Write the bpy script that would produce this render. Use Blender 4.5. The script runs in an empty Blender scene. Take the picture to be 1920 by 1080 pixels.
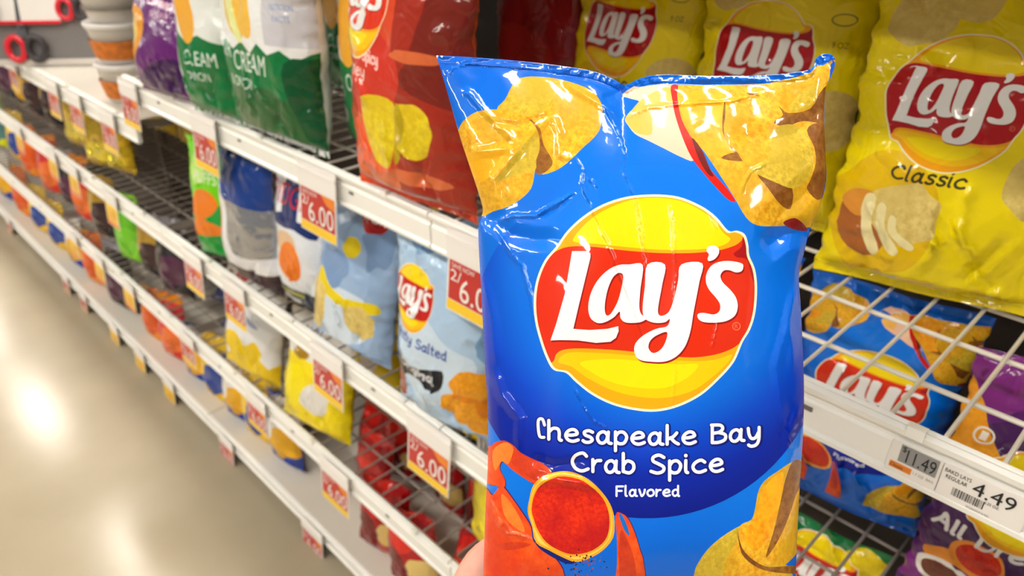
import bpy, math, random
import numpy as np
from mathutils import Vector, Matrix
from mathutils.geometry import delaunay_2d_cdt

sc = bpy.context.scene
COL = sc.collection
PI = math.pi
random.seed(7)

# ------------------------------------------------------------------ camera
CAM_Z = 1.63
FPX = 1405.0
YAW = math.radians(45.3)
PITCH = math.radians(29.2)
Fv = np.array([-math.sin(YAW)*math.cos(PITCH), math.cos(YAW)*math.cos(PITCH), -math.sin(PITCH)])
Rv = np.array([math.cos(YAW), math.sin(YAW), 0.0])
Uv = np.cross(Rv, Fv)
CAMP = np.array([0, 0, CAM_Z])
cd = bpy.data.cameras.new('camera')
cam = bpy.data.objects.new('camera', cd)
COL.objects.link(cam)
cam.matrix_world = Matrix(((Rv[0], Uv[0], -Fv[0], 0), (Rv[1], Uv[1], -Fv[1], 0), (Rv[2], Uv[2], -Fv[2], CAM_Z), (0, 0, 0, 1)))
cd.sensor_width = 36
cd.lens = FPX*36/1920
cd.clip_start = 0.02
cd.dof.use_dof = True
cd.dof.focus_distance = 0.495
cd.dof.aperture_fstop = 7.6
sc.camera = cam
sc.view_settings.view_transform = 'Standard'
sc.view_settings.look = 'None'
sc.view_settings.gamma = 1
sc.view_settings.use_curve_mapping = False
sc.view_settings.exposure = 0.0
sc.cycles.use_denoising = True
sc.cycles.sample_clamp_indirect = 6

# ------------------------------------------------------------------ materials
def lin(c):
    out = []
    for v in c:
        v = v/255.0
        out.append(v/12.92 if v <= 0.04045 else ((v+0.055)/1.055)**2.4)
    return tuple(out)+(1.0,)

MATS = {}
def newmat(name):
    m = bpy.data.materials.new(name)
    m.use_nodes = True
    nt = m.node_tree
    return m, nt, nt.nodes['Principled BSDF']

def N(nt, kind, **kw):
    n = nt.nodes.new(kind)
    for k, v in kw.items():
        setattr(n, k, v)
    return n

def crinkle(nt, b, strength, scale):
    """fine crumple of thin plastic film, procedural bump on base and coat"""
    tc = N(nt, 'ShaderNodeTexCoord')
    no = N(nt, 'ShaderNodeTexNoise')
    no.inputs['Scale'].default_value = scale
    no.inputs['Detail'].default_value = 2
    no.inputs['Distortion'].default_value = 1.2
    vo = N(nt, 'ShaderNodeTexVoronoi', feature='F1')
    vo.inputs['Scale'].default_value = scale*0.8
    ad = N(nt, 'ShaderNodeMath', operation='ADD')
    bu = N(nt, 'ShaderNodeBump')
    bu.inputs['Strength'].default_value = strength
    bu.inputs['Distance'].default_value = 0.01
    nt.links.new(tc.outputs['Object'], no.inputs['Vector'])
    nt.links.new(tc.outputs['Object'], vo.inputs['Vector'])
    nt.links.new(no.outputs['Fac'], ad.inputs[0])
    nt.links.new(vo.outputs['Distance'], ad.inputs[1])
    nt.links.new(ad.outputs[0], bu.inputs['Height'])
    nt.links.new(bu.outputs['Normal'], b.inputs['Normal'])
    nt.links.new(bu.outputs['Normal'], b.inputs['Coat Normal'])

def film(rgb, mode='shelf', rough=0.34):
    """printed glossy plastic film in one ink colour; mode 'held' is smooth, 'shelf' is crumpled, 'foil' metallic"""
    key = (rgb, mode)
    if key in MATS: return MATS[key]
    m, nt, b = newmat('film_%02x%02x%02x_%s' % (rgb[0], rgb[1], rgb[2], mode))
    b.inputs['Base Color'].default_value = lin(rgb)
    b.inputs['Roughness'].default_value = rough
    b.inputs['Specular IOR Level'].default_value = 0.15
    b.inputs['Coat Weight'].default_value = 0.8
    b.inputs['Coat Roughness'].default_value = 0.045 if mode == 'held' else 0.09
    if mode == 'foil':
        b.inputs['Metallic'].default_value = 0.75
        b.inputs['Roughness'].default_value = 0.25
    if mode == 'held':
        crinkle(nt, b, 0.05, 26)
    else:
        crinkle(nt, b, 0.55, 20)
    MATS[key] = m
    return m

def mottled(key, c1, c2, scale, mode='held', rough=0.4, c3=None):
    """printed picture of chips, spice or crab shell: two inks mixed by noise"""
    k = (key, mode)
    if k in MATS: return MATS[k]
    m, nt, b = newmat(key+'_print_'+mode)
    tc = N(nt, 'ShaderNodeTexCoord')
    no = N(nt, 'ShaderNodeTexNoise')
    no.inputs['Scale'].default_value = scale
    no.inputs['Detail'].default_value = 5
    no.inputs['Roughness'].default_value = 0.62
    cr = N(nt, 'ShaderNodeValToRGB')
    cr.color_ramp.elements[0].position = 0.36
    cr.color_ramp.elements[0].color = lin(c1)
    cr.color_ramp.elements[1].position = 0.64
    cr.color_ramp.elements[1].color = lin(c2)
    n2 = N(nt, 'ShaderNodeTexNoise')
    n2.inputs['Scale'].default_value = scale*0.12
    n2.inputs['Detail'].default_value = 2
    mx = N(nt, 'ShaderNodeMix', data_type='RGBA')
    mr = N(nt, 'ShaderNodeMapRange')
    mr.inputs['From Min'].default_value = 0.4
    mr.inputs['From Max'].default_value = 0.65
    mr.inputs['To Max'].default_value = 0.75
    nt.links.new(tc.outputs['Object'], no.inputs['Vector'])
    nt.links.new(tc.outputs['Object'], n2.inputs['Vector'])
    nt.links.new(no.outputs['Fac'], cr.inputs['Fac'])
    nt.links.new(n2.outputs['Fac'], mr.inputs['Value'])
    nt.links.new(mr.outputs['Result'], mx.inputs['Factor'])
    nt.links.new(cr.outputs['Color'], mx.inputs['A'])
    mx.inputs['B'].default_value = lin(c3 or c2)
    nt.links.new(mx.outputs['Result'], b.inputs['Base Color'])
    b.inputs['Roughness'].default_value = rough
    b.inputs['Specular IOR Level'].default_value = 0.15
    b.inputs['Coat Weight'].default_value = 0.7
    b.inputs['Coat Roughness'].default_value = 0.08
    crinkle(nt, b, 0.06 if mode == 'held' else 0.3, 24)
    MATS[k] = m
    return m

def uvgrad(key, stops, center=None, axis=None, mode='held', rough=0.34):
    """ink printed with a gradient: radial round a UV centre or along the V axis"""
    k = (key, mode)
    if k in MATS: return MATS[k]
    m, nt, b = newmat(key+'_print_'+mode)
    uv = N(nt, 'ShaderNodeUVMap')
    cr = N(nt, 'ShaderNodeValToRGB')
    el = cr.color_ramp.elements
    while len(el) < len(stops): el.new(0.5)
    for e, (p, c) in zip(el, stops):
        e.position = p
        e.color = lin(c)
    if center:
        vm = N(nt, 'ShaderNodeVectorMath', operation='DISTANCE')
        vm.inputs[1].default_value = (center[0], center[1], 0)
        nt.links.new(uv.outputs['UV'], vm.inputs[0])
        nt.links.new(vm.outputs['Value'], cr.inputs['Fac'])
    else:
        se = N(nt, 'ShaderNodeSeparateXYZ')
        nt.links.new(uv.outputs['UV'], se.inputs[0])
        nt.links.new(se.outputs[axis], cr.inputs['Fac'])
    nt.links.new(cr.outputs['Color'], b.inputs['Base Color'])
    b.inputs['Roughness'].default_value = rough
    b.inputs['Specular IOR Level'].default_value = 0.15
    b.inputs['Coat Weight'].default_value = 0.8
    b.inputs['Coat Roughness'].default_value = 0.045 if mode == 'held' else 0.09
    crinkle(nt, b, 0.05 if mode == 'held' else 0.3, 26)
    MATS[k] = m
    return m

def plain(name, rgb, rough=0.5, metal=0.0, noise=0.0, nscale=8, coat=0.0):
    if name in MATS: return MATS[name]
    m, nt, b = newmat(name)
    c = lin(rgb)
    b.inputs['Roughness'].default_value = rough
    b.inputs['Metallic'].default_value = metal
    b.inputs['Coat Weight'].default_value = coat
    tc = N(nt, 'ShaderNodeTexCoord')
    no = N(nt, 'ShaderNodeTexNoise')
    no.inputs['Scale'].default_value = nscale
    no.inputs['Detail'].default_value = 4
    cr = N(nt, 'ShaderNodeValToRGB')
    a = max(noise, 0.02)
    cr.color_ramp.elements[0].position = 0.3
    cr.color_ramp.elements[1].position = 0.7
    cr.color_ramp.elements[0].color = tuple(x*(1-a) for x in c[:3])+(1,)
    cr.color_ramp.elements[1].color = tuple(min(1, x*(1+a)) for x in c[:3])+(1,)
    nt.links.new(tc.outputs['Object'], no.inputs['Vector'])
    nt.links.new(no.outputs['Fac'], cr.inputs['Fac'])
    nt.links.new(cr.outputs['Color'], b.inputs['Base Color'])
    MATS[name] = m
    return m

def emit(name, rgb, s):
    m = bpy.data.materials.new(name)
    m.use_nodes = True
    nt = m.node_tree
    nt.nodes.remove(nt.nodes['Principled BSDF'])
    e = nt.nodes.new('ShaderNodeEmission')
    e.inputs['Color'].default_value = lin(rgb)
    e.inputs['Strength'].default_value = s
    nt.links.new(e.outputs[0], nt.nodes['Material Output'].inputs['Surface'])
    return m

# ------------------------------------------------------------------ object helpers
def tag(o, label=None, cat=None, group=None, kind=None):
    if label: o['label'] = label
    if cat: o['category'] = cat
    if group: o['group'] = group
    if kind: o['kind'] = kind
    return o

def link(name, me, parent=None, loc=(0, 0, 0), rot=(0, 0, 0)):
    o = bpy.data.objects.new(name, me)
    COL.objects.link(o)
    if parent is not None: o.parent = parent
    o.location = loc
    o.rotation_euler = rot
    return o

def empty(name, loc=(0, 0, 0), rot=(0, 0, 0)):
    o = link(name, None, None, loc, rot)
    o.empty_display_size = 0.05
    return o

class MB:
    """collects boxes, tubes and polygons into one mesh"""
    def __init__(self):
        self.v = []; self.f = []; self.m = []; self.mats = []
    def mi(self, mat):
        if mat not in self.mats: self.mats.append(mat)
        return self.mats.index(mat)
    def add(self, vs, fs, mat):
        k = len(self.v); i = self.mi(mat)
        self.v += [tuple(p) for p in vs]
        self.f += [tuple(k+a for a in f) for f in fs]
        self.m += [i]*len(fs)
    def box(self, x0, x1, y0, y1, z0, z1, mat):
        vs = [(x, y, z) for x in (x0, x1) for y in (y0, y1) for z in (z0, z1)]
        fs = [(0, 1, 3, 2), (4, 6, 7, 5), (0, 4, 5, 1), (2, 3, 7, 6), (0, 2, 6, 4), (1, 5, 7, 3)]
        self.add(vs, fs, mat)
    def tube(self, pts, r, mat, n=8, cap=True):
        pts = [Vector(p) for p in pts]
        rs = r if isinstance(r, (list, tuple)) else [r]*len(pts)
        vs = []; fs = []
        up = None
        for i, p in enumerate(pts):
            d = (pts[min(i+1, len(pts)-1)]-pts[max(i-1, 0)]).normalized()
            if up is None:
                up = Vector((0, 0, 1)) if abs(d.z) < 0.9 else Vector((1, 0, 0))
            a = d.cross(up).normalized(); b = a.cross(d).normalized(); up = b
            for k in range(n):
                t = 2*PI*k/n
                vs.append(p+(a*math.cos(t)+b*math.sin(t))*rs[i])
        for i in range(len(pts)-1):
            for k in range(n):
                fs.append((i*n+k, i*n+(k+1) % n, (i+1)*n+(k+1) % n, (i+1)*n+k))
        if cap:
            fs.append(tuple(range(n-1, -1, -1)))
            fs.append(tuple((len(pts)-1)*n+k for k in range(n)))
        self.add(vs, fs, mat)
    def lathe(self, prof, mat, c=(0, 0, 0), n=28):
        vs = []; fs = []
        for r, z in prof:
            for k in range(n):
                t = 2*PI*k/n
                vs.append((c[0]+r*math.cos(t), c[1]+r*math.sin(t), c[2]+z))
        for i in range(len(prof)-1):
            for k in range(n):
                fs.append((i*n+k, i*n+(k+1) % n, (i+1)*n+(k+1) % n, (i+1)*n+k))
        self.add(vs, fs, mat)
    def prism(self, prof, x0, x1, mat):
        """profile in (y,z), extruded along X"""
        n = len(prof)
        vs = [(x0, y, z) for y, z in prof]+[(x1, y, z) for y, z in prof]
        fs = [(i, (i+1) % n, n+(i+1) % n, n+i) for i in range(n)]
        fs += [tuple(range(n-1, -1, -1)), tuple(range(n, 2*n))]
        self.add(vs, fs, mat)
    def mesh(self, name, smooth=False):
        me = bpy.data.meshes.new(name)
        me.from_pydata(self.v, [], self.f)
        for m in self.mats: me.materials.append(m)
        me.polygons.foreach_set('material_index', self.m)
        if smooth: me.polygons.foreach_set('use_smooth', [True]*len(me.polygons))
        me.update()
        return me
    def build(self, name, parent=None, loc=(0, 0, 0), rot=(0, 0, 0), smooth=False):
        return link(name, self.mesh(name, smooth), parent, loc, rot)

# ------------------------------------------------------------------ 2D drawing helpers
def smooth_loop(pts, n=4, closed=True):
    P = np.array(pts, float); L = len(P); out = []
    for i in range(L if closed else L-1):
        if closed:
            a, b, c, d = P[(i-1) % L], P[i], P[(i+1) % L], P[(i+2) % L]
        else:
            a, b, c, d = P[max(i-1, 0)], P[i], P[i+1], P[min(i+2, L-1)]
        for k in range(n):
            t = k/n
            out.append(0.5*((2*b)+(-a+c)*t+(2*a-5*b+4*c-d)*t*t+(-a+3*b-3*c+d)*t**3))
    if not closed: out.append(P[-1])
    return np.array(out)

def ell(cx, cy, rx, ry=None, n=28, rot=0.0):
    ry = rx if ry is None else ry
    t = np.linspace(0, 2*PI, n, endpoint=False)
    x = rx*np.cos(t); y = ry*np.sin(t)
    c, s = math.cos(rot), math.sin(rot)
    return np.stack([cx+x*c-y*s, cy+x*s+y*c], 1)

def stroke(pts, w, closed=False, cap=4):
    """outline of a round-capped stroke of width w along a polyline"""
    P = np.array(pts, float)
    if len(P) == 1:
        return ell(P[0][0], P[0][1], w/2*1.15, n=10)
    d = np.gradient(P, axis=0)
    L = np.hypot(d[:, 0], d[:, 1]); L[L == 0] = 1
    nn = np.stack([-d[:, 1]/L, d[:, 0]/L], 1)
    a = P+nn*w/2; b = P-nn*w/2
    def capp(p, dr):
        base = math.atan2(dr[1], dr[0])
        return [p+np.array([math.cos(base+t), math.sin(base+t)])*w/2 for t in np.linspace(PI/2, -PI/2, cap+2)[1:-1]]
    return np.array(list(a)+capp(P[-1], d[-1])+list(b[::-1])+capp(P[0], -d[0]))

GLY = {
 'c': (.8, [[(.75,.82),(.5,1),(.15,.8),(0,.45),(.15,.1),(.45,0),(.8,.15)]]),
 'C': (1.0, [[(.9,1.25),(.65,1.5),(.2,1.25),(0,.75),(.2,.2),(.6,0),(1.0,.2)]]),
 'h': (.75, [[(0,1.6),(0,0)],[(0,.6),(.25,.95),(.55,.95),(.65,.65),(.65,.1),(.78,0)]]),
 'e': (.78, [[(.05,.5),(.4,.52),(.72,.66),(.62,.94),(.38,1),(.12,.8),(0,.45),(.15,.1),(.45,0),(.78,.15)]]),
 's': (.6, [[(.6,.88),(.35,1),(.08,.85),(.15,.6),(.45,.45),(.58,.22),(.4,.02),(.15,0),(0,.12)]]),
 'a': (.82, [[(.62,.72),(.4,.97),(.12,.82),(0,.42),(.13,.05),(.38,.02),(.58,.32),(.63,.72)],[(.68,.96),(.65,.35),(.7,.06),(.86,.0)]]),
 'p': (.72, [[(0,1),(0,-.6)],[(0,.6),(.2,.95),(.5,.98),(.7,.6),(.55,.1),(.25,0),(0,.2)]]),
 'k': (.68, [[(0,1.6),(0,0)],[(.6,.95),(.35,.6),(.05,.45)],[(.22,.55),(.45,.2),(.7,0)]]),
 'B': (.82, [[(0,1.5),(0,0)],[(-.05,1.5),(.5,1.45),(.65,1.15),(.45,.87),(.05,.8)],[(.4,.83),(.8,.62),(.78,.2),(.4,0),(0,0)]]),
 'y': (.7, [[(0,1),(.05,.5),(.2,.12),(.45,.15),(.65,.6)],[(.68,1),(.66,0),(.5,-.45),(.2,-.55),(.02,-.42)]]),
 'r': (.5, [[(0,1),(0,0)],[(0,.45),(.2,.88),(.5,.95)]]),
 'b': (.7, [[(0,1.6),(0,.1)],[(0,.6),(.25,.98),(.6,.82),(.66,.35),(.4,0),(.02,.1)]]),
 'S': (.88, [[(.82,1.3),(.5,1.5),(.15,1.32),(.14,1.0),(.45,.78),(.8,.5),(.75,.15),(.4,0),(0,.15)]]),
 'i': (.15, [[(0,1),(0,.15),(.12,0)],[(0,1.42)]]),
 'F': (.75, [[(0,1.5),(0,0)],[(0,1.48),(.4,1.5),(.75,1.5)],[(0,.8),(.3,.8),(.6,.8)]]),
 'l': (.18, [[(0,1.6),(0,.2),(.15,0)]]),
 'v': (.65, [[(0,1),(.2,.2),(.33,0),(.55,.4),(.65,1)]]),
 'o': (.75, [[(.4,1),(.1,.8),(0,.45),(.15,.08),(.4,0),(.68,.2),(.75,.55),(.62,.9),(.4,1)]]),
 'd': (.75, [[(.65,1.6),(.65,.15),(.78,0)],[(.65,.8),(.35,1),(.05,.72),(.05,.25),(.3,0),(.64,.3)]]),
 'D': (1.0, [[(0,1.5),(0,0)],[(-.05,1.5),(.6,1.4),(.95,.8),(.6,.1),(0,0)]]),
 'A': (1.0, [[(0,0),(.25,.75),(.5,1.5),(.7,.8),(.95,0)],[(.2,.5),(.5,.52),(.8,.5)]]),
 'L': (.75, [[(0,1.5),(0,.03),(.75,0)]]),
 'g': (.75, [[(.66,.8),(.42,1),(.12,.8),(0,.4),(.15,.05),(.4,.1),(.64,.5)],[(.68,1),(.66,0),(.5,-.45),(.2,-.55),(.02,-.42)]]),
 't': (.45, [[(.15,1.4),(.15,.2),(.4,0)],[(-.05,.95),(.2,.95),(.45,.98)]]),
 'n': (.7, [[(0,1),(0,0)],[(0,.6),(.25,.95),(.55,.95),(.65,.65),(.65,0)]]),
 'm': (1.1, [[(0,1),(0,0)],[(0,.6),(.25,.95),(.5,.9),(.55,.5),(.55,0)],[(.55,.6),(.8,.95),(1.05,.9),(1.1,.5),(1.1,0)]]),
 'w': (1.0, [[(0,1),(.15,.2),(.28,0),(.5,.7),(.7,0),(.85,.3),(1,1)]]),
 'u': (.7, [[(0,1),(.02,.3),(.25,0),(.5,.1),(.65,.5)],[(.66,1),(.66,.1),(.78,0)]]),
 '&': (.9, [[(.9,0),(.3,.9),(.25,1.3),(.5,1.5),(.7,1.25),(.15,.6),(.05,.25),(.35,0),(.65,.2),(.85,.7)]]),
 'H': (.9, [[(0,1.5),(0,0)],[(.85,1.5),(.85,0)],[(0,.78),(.4,.78),(.85,.78)]]),
 ' ': (.45, []),
}
class Stroke(list):
    """a lettering stroke: its outline, its centre line and its width"""
    def __init__(self, outline, centre, w):
        super().__init__([outline]); self.centre = centre; self.w = w
def map_shape(sh, tf):
    if isinstance(sh, Stroke):
        c = tf(sh.centre); a = np.abs(np.diff(sh.centre, axis=0)).sum(); b = np.abs(np.diff(c, axis=0)).sum()
        return Stroke(tf(np.asarray(sh[0])), c, sh.w*(b/a if a > 0 else 1))
    return [tf(np.asarray(lp)) for lp in sh]
def text_shapes(s, x0, x1, base, xh, w, vdir=-1, gap=.30):
    """stroke lettering fitted between x0 and x1; base(x) gives the baseline; vdir -1 when v grows downwards"""
    adv = sum(GLY[c][0]+gap for c in s)-gap
    k = (x1-x0)/adv
    out = []; x = 0.0
    for c in s:
        wd, st = GLY[c]
        for pts in st:
            P = np.array(pts, float)
            if len(P) > 2: P = smooth_loop(P, 4, closed=False)
            elif len(P) == 2: P = np.array([P[0]+(P[1]-P[0])*t for t in np.linspace(0, 1, 4)])
            X = x0+(P[:, 0]+x)*k
            Y = np.array([base(xx) for xx in X])+vdir*P[:, 1]*xh
            c_ = np.stack([X, Y], 1)
            out.append(Stroke(stroke(c_, w), c_, w) if len(c_) > 1 else [stroke(c_, w)])
        x += wd+gap
    return out

_fontcache = {}
def font_mesh(s):
    """built-in font text as (verts, faces), height of capitals about 0.7"""
    if s in _fontcache: return _fontcache[s]
    cu = bpy.data.curves.new('lettering', 'FONT')
    cu.body = s
    cu.size = 1.0
    cu.offset = 0.0
    cu.resolution_u = 3
    o = bpy.data.objects.new('lettering', cu)
    COL.objects.link(o)
    dg = bpy.context.evaluated_depsgraph_get()
    me = bpy.data.meshes.new_from_object(o.evaluated_get(dg))
    v = np.array([tuple(x.co) for x in me.vertices])[:, :2]
    f = [tuple(p.vertices) for p in me.polygons]
    bpy.data.objects.remove(o)
    bpy.data.curves.remove(cu)
    bpy.data.meshes.remove(me)
    lo = v.min(0); hi = v.max(0)
    v = (v-lo)
    _fontcache[s] = (v, f, hi-lo)
    return _fontcache[s]

def font_loops(s, x0, y0, w, h, vdir=1, shear=0.0):
    v, f, sz = font_mesh(s)
    cnt = {}
    for p in f:
        for i in range(len(p)):
            e = (p[i], p[(i+1) % len(p)])
            k = (min(e), max(e))
            if k in cnt: cnt[k] = None
            else: cnt[k] = e
    nxt = {e[0]: e[1] for e in cnt.values() if e}
    loops = []
    while nxt:
        a = next(iter(nxt)); lp = []
        while a in nxt:
            lp.append(a); a = nxt.pop(a)
        P = v[lp]
        X = x0+P[:, 0]/sz[0]*w+shear*P[:, 1]/sz[1]*h
        Y = y0+vdir*P[:, 1]/sz[1]*h
        loops.append(np.stack([X, Y], 1))
    return [loops]

# ------------------------------------------------------------------ printed sheet
def seg_dist(u, v, pts):
    d = np.full(u.shape, 1e9)
    tot = len(pts)-1
    par = np.zeros(u.shape)
    for i in range(tot):
        ax, ay = pts[i]; bx, by = pts[i+1]
        L2 = (bx-ax)**2+(by-ay)**2
        if L2 == 0: continue
        t = np.clip(((u-ax)*(bx-ax)+(v-ay)*(by-ay))/L2, 0, 1)
        q = np.hypot(u-ax-t*(bx-ax), v-ay-t*(by-ay))
        m = q < d
        d[m] = q[m]; par[m] = (i+t[m])/tot
    return d, par
def inside(P, loop):
    x, y = P[:, 0], P[:, 1]
    lo = loop.min(0); hi = loop.max(0)
    m = (x >= lo[0]) & (x <= hi[0]) & (y >= lo[1]) & (y <= hi[1])
    res = np.zeros(len(P), bool)
    if not m.any(): return res
    xs = x[m]; ys = y[m]; r = np.zeros(len(xs), bool)
    a = loop; b = np.roll(loop, -1, axis=0)
    for (x1, y1), (x2, y2) in zip(a, b):
        if y1 == y2: continue
        c = ((y1 > ys) != (y2 > ys)) & (xs < (x2-x1)*(ys-y1)/(y2-y1)+x1)
        r ^= c
    res[m] = r
    return res

def in_shapes(P, shapes):
    r = np.zeros(len(P), bool)
    for sh in shapes:
        if isinstance(sh, Stroke):
            lo = sh.centre.min(0)-sh.w; hi = sh.centre.max(0)+sh.w
            m = (P[:, 0] > lo[0]) & (P[:, 0] < hi[0]) & (P[:, 1] > lo[1]) & (P[:, 1] < hi[1])
            if m.any():
                d = seg_dist(P[m, 0], P[m, 1], [tuple(p) for p in sh.centre])[0]
                r[np.where(m)[0][d < sh.w*.5]] = True
            continue
        q = np.zeros(len(P), bool)
        for lp in sh: q ^= inside(P, lp)
        r |= q
    return r

def resample(loop, step, closed=True):
    out = []
    n = len(loop)
    for i in range(n if closed else n-1):
        a = loop[i]; b = loop[(i+1) % n]
        k = max(1, int(math.ceil(np.hypot(*(b-a))/step)))
        for j in range(k): out.append(a+(b-a)*j/k)
    if not closed: out.append(loop[-1])
    return np.array(out)

def sheet(outline, layers, step, extra=()):
    """one planar subdivision of the outline that follows every printed edge; returns verts, tris, layer index per tri"""
    verts = []; edges = []
    def addl(lp, closed=True):
        k = len(verts)
        verts.extend(Vector((float(p[0]), float(p[1]))) for p in lp)
        m = len(lp)
        edges.extend((k+i, k+(i+1) % m) for i in range(m if closed else m-1))
    outline = resample(np.array(outline, float), step)
    addl(outline)
    lo = outline.min(0); hi = outline.max(0)
    for L in layers:
        for sh in L[1]:
            for lp in sh:
                if lp[:, 0].max() < lo[0] or lp[:, 0].min() > hi[0] or lp[:, 1].max() < lo[1] or lp[:, 1].min() > hi[1]: continue
                addl(resample(lp, step*1.5))
    for pl in extra: addl(resample(np.array(pl, float), step), closed=False)
    rng = np.random.RandomState(3)
    gx = np.arange(lo[0]+step/2, hi[0], step); gy = np.arange(lo[1]+step/2, hi[1], step*0.87)
    G = np.array([(x+(step/2 if j % 2 else 0), y) for j, y in enumerate(gy) for x in gx])
    G += rng.uniform(-.12, .12, G.shape)*step
    G = G[inside(G, outline)]
    verts.extend(Vector((float(p[0]), float(p[1]))) for p in G)
    r = delaunay_2d_cdt(verts, edges, [], 0, step*0.004)
    V = np.array([tuple(v) for v in r[0]]); T = np.array([f for f in r[2] if len(f) == 3])
    C = V[T].mean(1)
    keep = inside(C, outline)
    T = T[keep]; C = C[keep]
    idx = np.zeros(len(T), int)
    for i, L in enumerate(layers):
        q = in_shapes(C, L[1])
        if len(L) > 2 and L[2] is not None: q &= in_shapes(C, L[2])
        idx[q] = i+1
    used = np.unique(T)
    remap = -np.ones(len(V), int); remap[used] = np.arange(len(used))
    return V[used], remap[T], idx, outline

def band(parts, keep):
    """the same sheets with only the triangles whose centre passes keep(centres)"""
    out = []
    for V2, T, idx, ml, fn, front, eps in parts:
        m = keep(V2[T].mean(1)); T2 = T[m]
        used = np.unique(T2); rm = -np.ones(len(V2), int); rm[used] = np.arange(len(used))
        out.append((V2[used], rm[T2], idx[m], ml, fn, front, eps))
    return out

def surface_mesh(name, parts, uvscale):
    """parts: list of (V2, T, idx, mats, func, front_dir); func maps (u,v) arrays to Nx3 metres"""
    vs = []; fs = []; mi = []; uv = []; nr = []; mats = []
    for V2, T, idx, ml, fn, front, eps in parts:
        P = fn(V2[:, 0], V2[:, 1])
        du = fn(V2[:, 0]+eps, V2[:, 1])-fn(V2[:, 0]-eps, V2[:, 1])
        dv = fn(V2[:, 0], V2[:, 1]+eps)-fn(V2[:, 0], V2[:, 1]-eps)
        n = np.cross(du, dv)
        L = np.linalg.norm(n, axis=1); L[L < 1e-14] = 1
        n = n/L[:, None]
        s = np.sign(n@front); s[s == 0] = 1
        if np.mean(s) < 0: n = -n
        a, b, c = P[T[:, 0]], P[T[:, 1]], P[T[:, 2]]
        fnn = np.cross(b-a, c-a)
        if np.mean(fnn@front) < 0: T = T[:, ::-1]
        k = len(vs)
        vs += [tuple(p) for p in P]
        nr += [tuple(p) for p in n]
        uv += [tuple(p) for p in V2*np.array(uvscale)]
        fs += [tuple(int(x)+k for x in t) for t in T]
        for m in ml:
            if m not in mats: mats.append(m)
        mi += [mats.index(ml[i]) for i in idx]
    me = bpy.data.meshes.new(name)
    me.from_pydata(vs, [], fs)
    for m in mats: me.materials.append(m)
    me.polygons.foreach_set('material_index', mi)
    me.polygons.foreach_set('use_smooth', [True]*len(fs))
    ul = me.uv_layers.new(name='UVMap')
    li = np.zeros(len(me.loops), int); me.loops.foreach_get('vertex_index', li)
    ul.data.foreach_set('uv', np.array(uv)[li].ravel())
    me.normals_split_custom_set_from_vertices(nr)
    me.update()
    return me
# ------------------------------------------------------------------ printed emblem (traced shapes, logo units)
LOGO_OUT = [(590,35),(700,45),(800,85),(870,135),(925,198),(965,198),(1000,215),(1015,260),(1020,310),(1045,370),(1055,450),(1048,560),(1025,640),(990,700),(950,790),(880,870),(800,940),(700,990),(600,1012),(500,1005),(400,980),(310,935),(240,880),(195,838),(140,825),(110,780),(80,700),(55,600),(50,500),(65,410),(100,330),(150,270),(200,200),(270,135),(360,80),(470,45)]
LOGO_RED = [(40,350),(100,340),(130,305),(180,277),(240,268),(330,272),(450,286),(600,298),(750,299),(850,291),(910,280),(960,262),(985,242),(1000,222),(1080,240),(1100,450),(1080,660),(990,698),(940,730),(870,755),(780,768),(690,765),(580,752),(450,738),(330,730),(240,728),(180,735),(150,755),(133,790),(60,800),(0,600)]
LOGO_REDDARK = [(1000,222),(1080,240),(1080,480),(1035,420),(1010,330),(965,318),(950,300),(985,270)]
LOGO_TOPBRIGHT = [(590,50),(700,62),(790,100),(860,150),(900,205),(935,235),(905,262),(840,278),(740,284),(600,283),(450,270),(330,257),(240,250),(230,230),(290,160),(370,105),(480,62)]
LOGO_BOTBRIGHT = [(160,790),(185,755),(240,745),(400,752),(580,768),(700,782),(800,785),(880,775),(940,755),(925,790),(850,860),(760,920),(640,950),(520,945),(400,915),(290,860),(220,810)]
LOGO_BOTPALE = [(260,790),(400,775),(580,790),(700,800),(790,800),(740,860),(640,905),(520,905),(400,880),(310,835)]
L_L = [(222,290),(290,290),(305,300),(305,318),(285,400),(250,545),(228,640),(300,645),(380,640),(430,628),(432,650),(420,680),(395,698),(330,703),(250,692),(170,690),(125,692),(150,620),(190,480),(214,340)]
L_A = [(540,352),(480,350),(430,353),(380,378),(335,425),(305,485),(295,545),(305,590),(335,613),(370,610),(410,588),(436,562),(440,590),(460,610),(500,613),(535,608),(560,590),(535,575),(525,540),(530,460)]
L_AH = [(432,388),(452,398),(448,440),(430,510),(405,560),(385,580),(372,570),(370,530),(382,465),(405,410)]
L_Y = [(562,350),(640,350),(628,440),(610,540),(612,575),(632,580),(660,560),(682,500),(700,420),(714,350),(808,345),(795,430),(770,560),(755,650),(730,720),(690,765),(640,787),(580,788),(525,778),(503,745),(508,705),(545,668),(600,640),(650,628),(662,595),(640,610),(600,613),(565,604),(545,585),(540,540),(550,450)]
L_YH = [(650,655),(605,668),(575,692),(566,725),(585,748),(615,738),(640,705)]
L_S = [(985,345),(993,360),(985,380),(960,386),(930,376),(905,378),(890,400),(900,430),(935,465),(960,500),(968,540),(955,580),(915,605),(860,612),(810,608),(788,590),(790,572),(815,568),(860,575),(885,560),(888,530),(870,500),(840,465),(825,430),(828,390),(850,355),(890,337),(940,335)]
L_P = [(855,265),(880,275),(883,300),(865,325),(840,335),(832,325),(838,305),(828,290),(833,272)]

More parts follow.
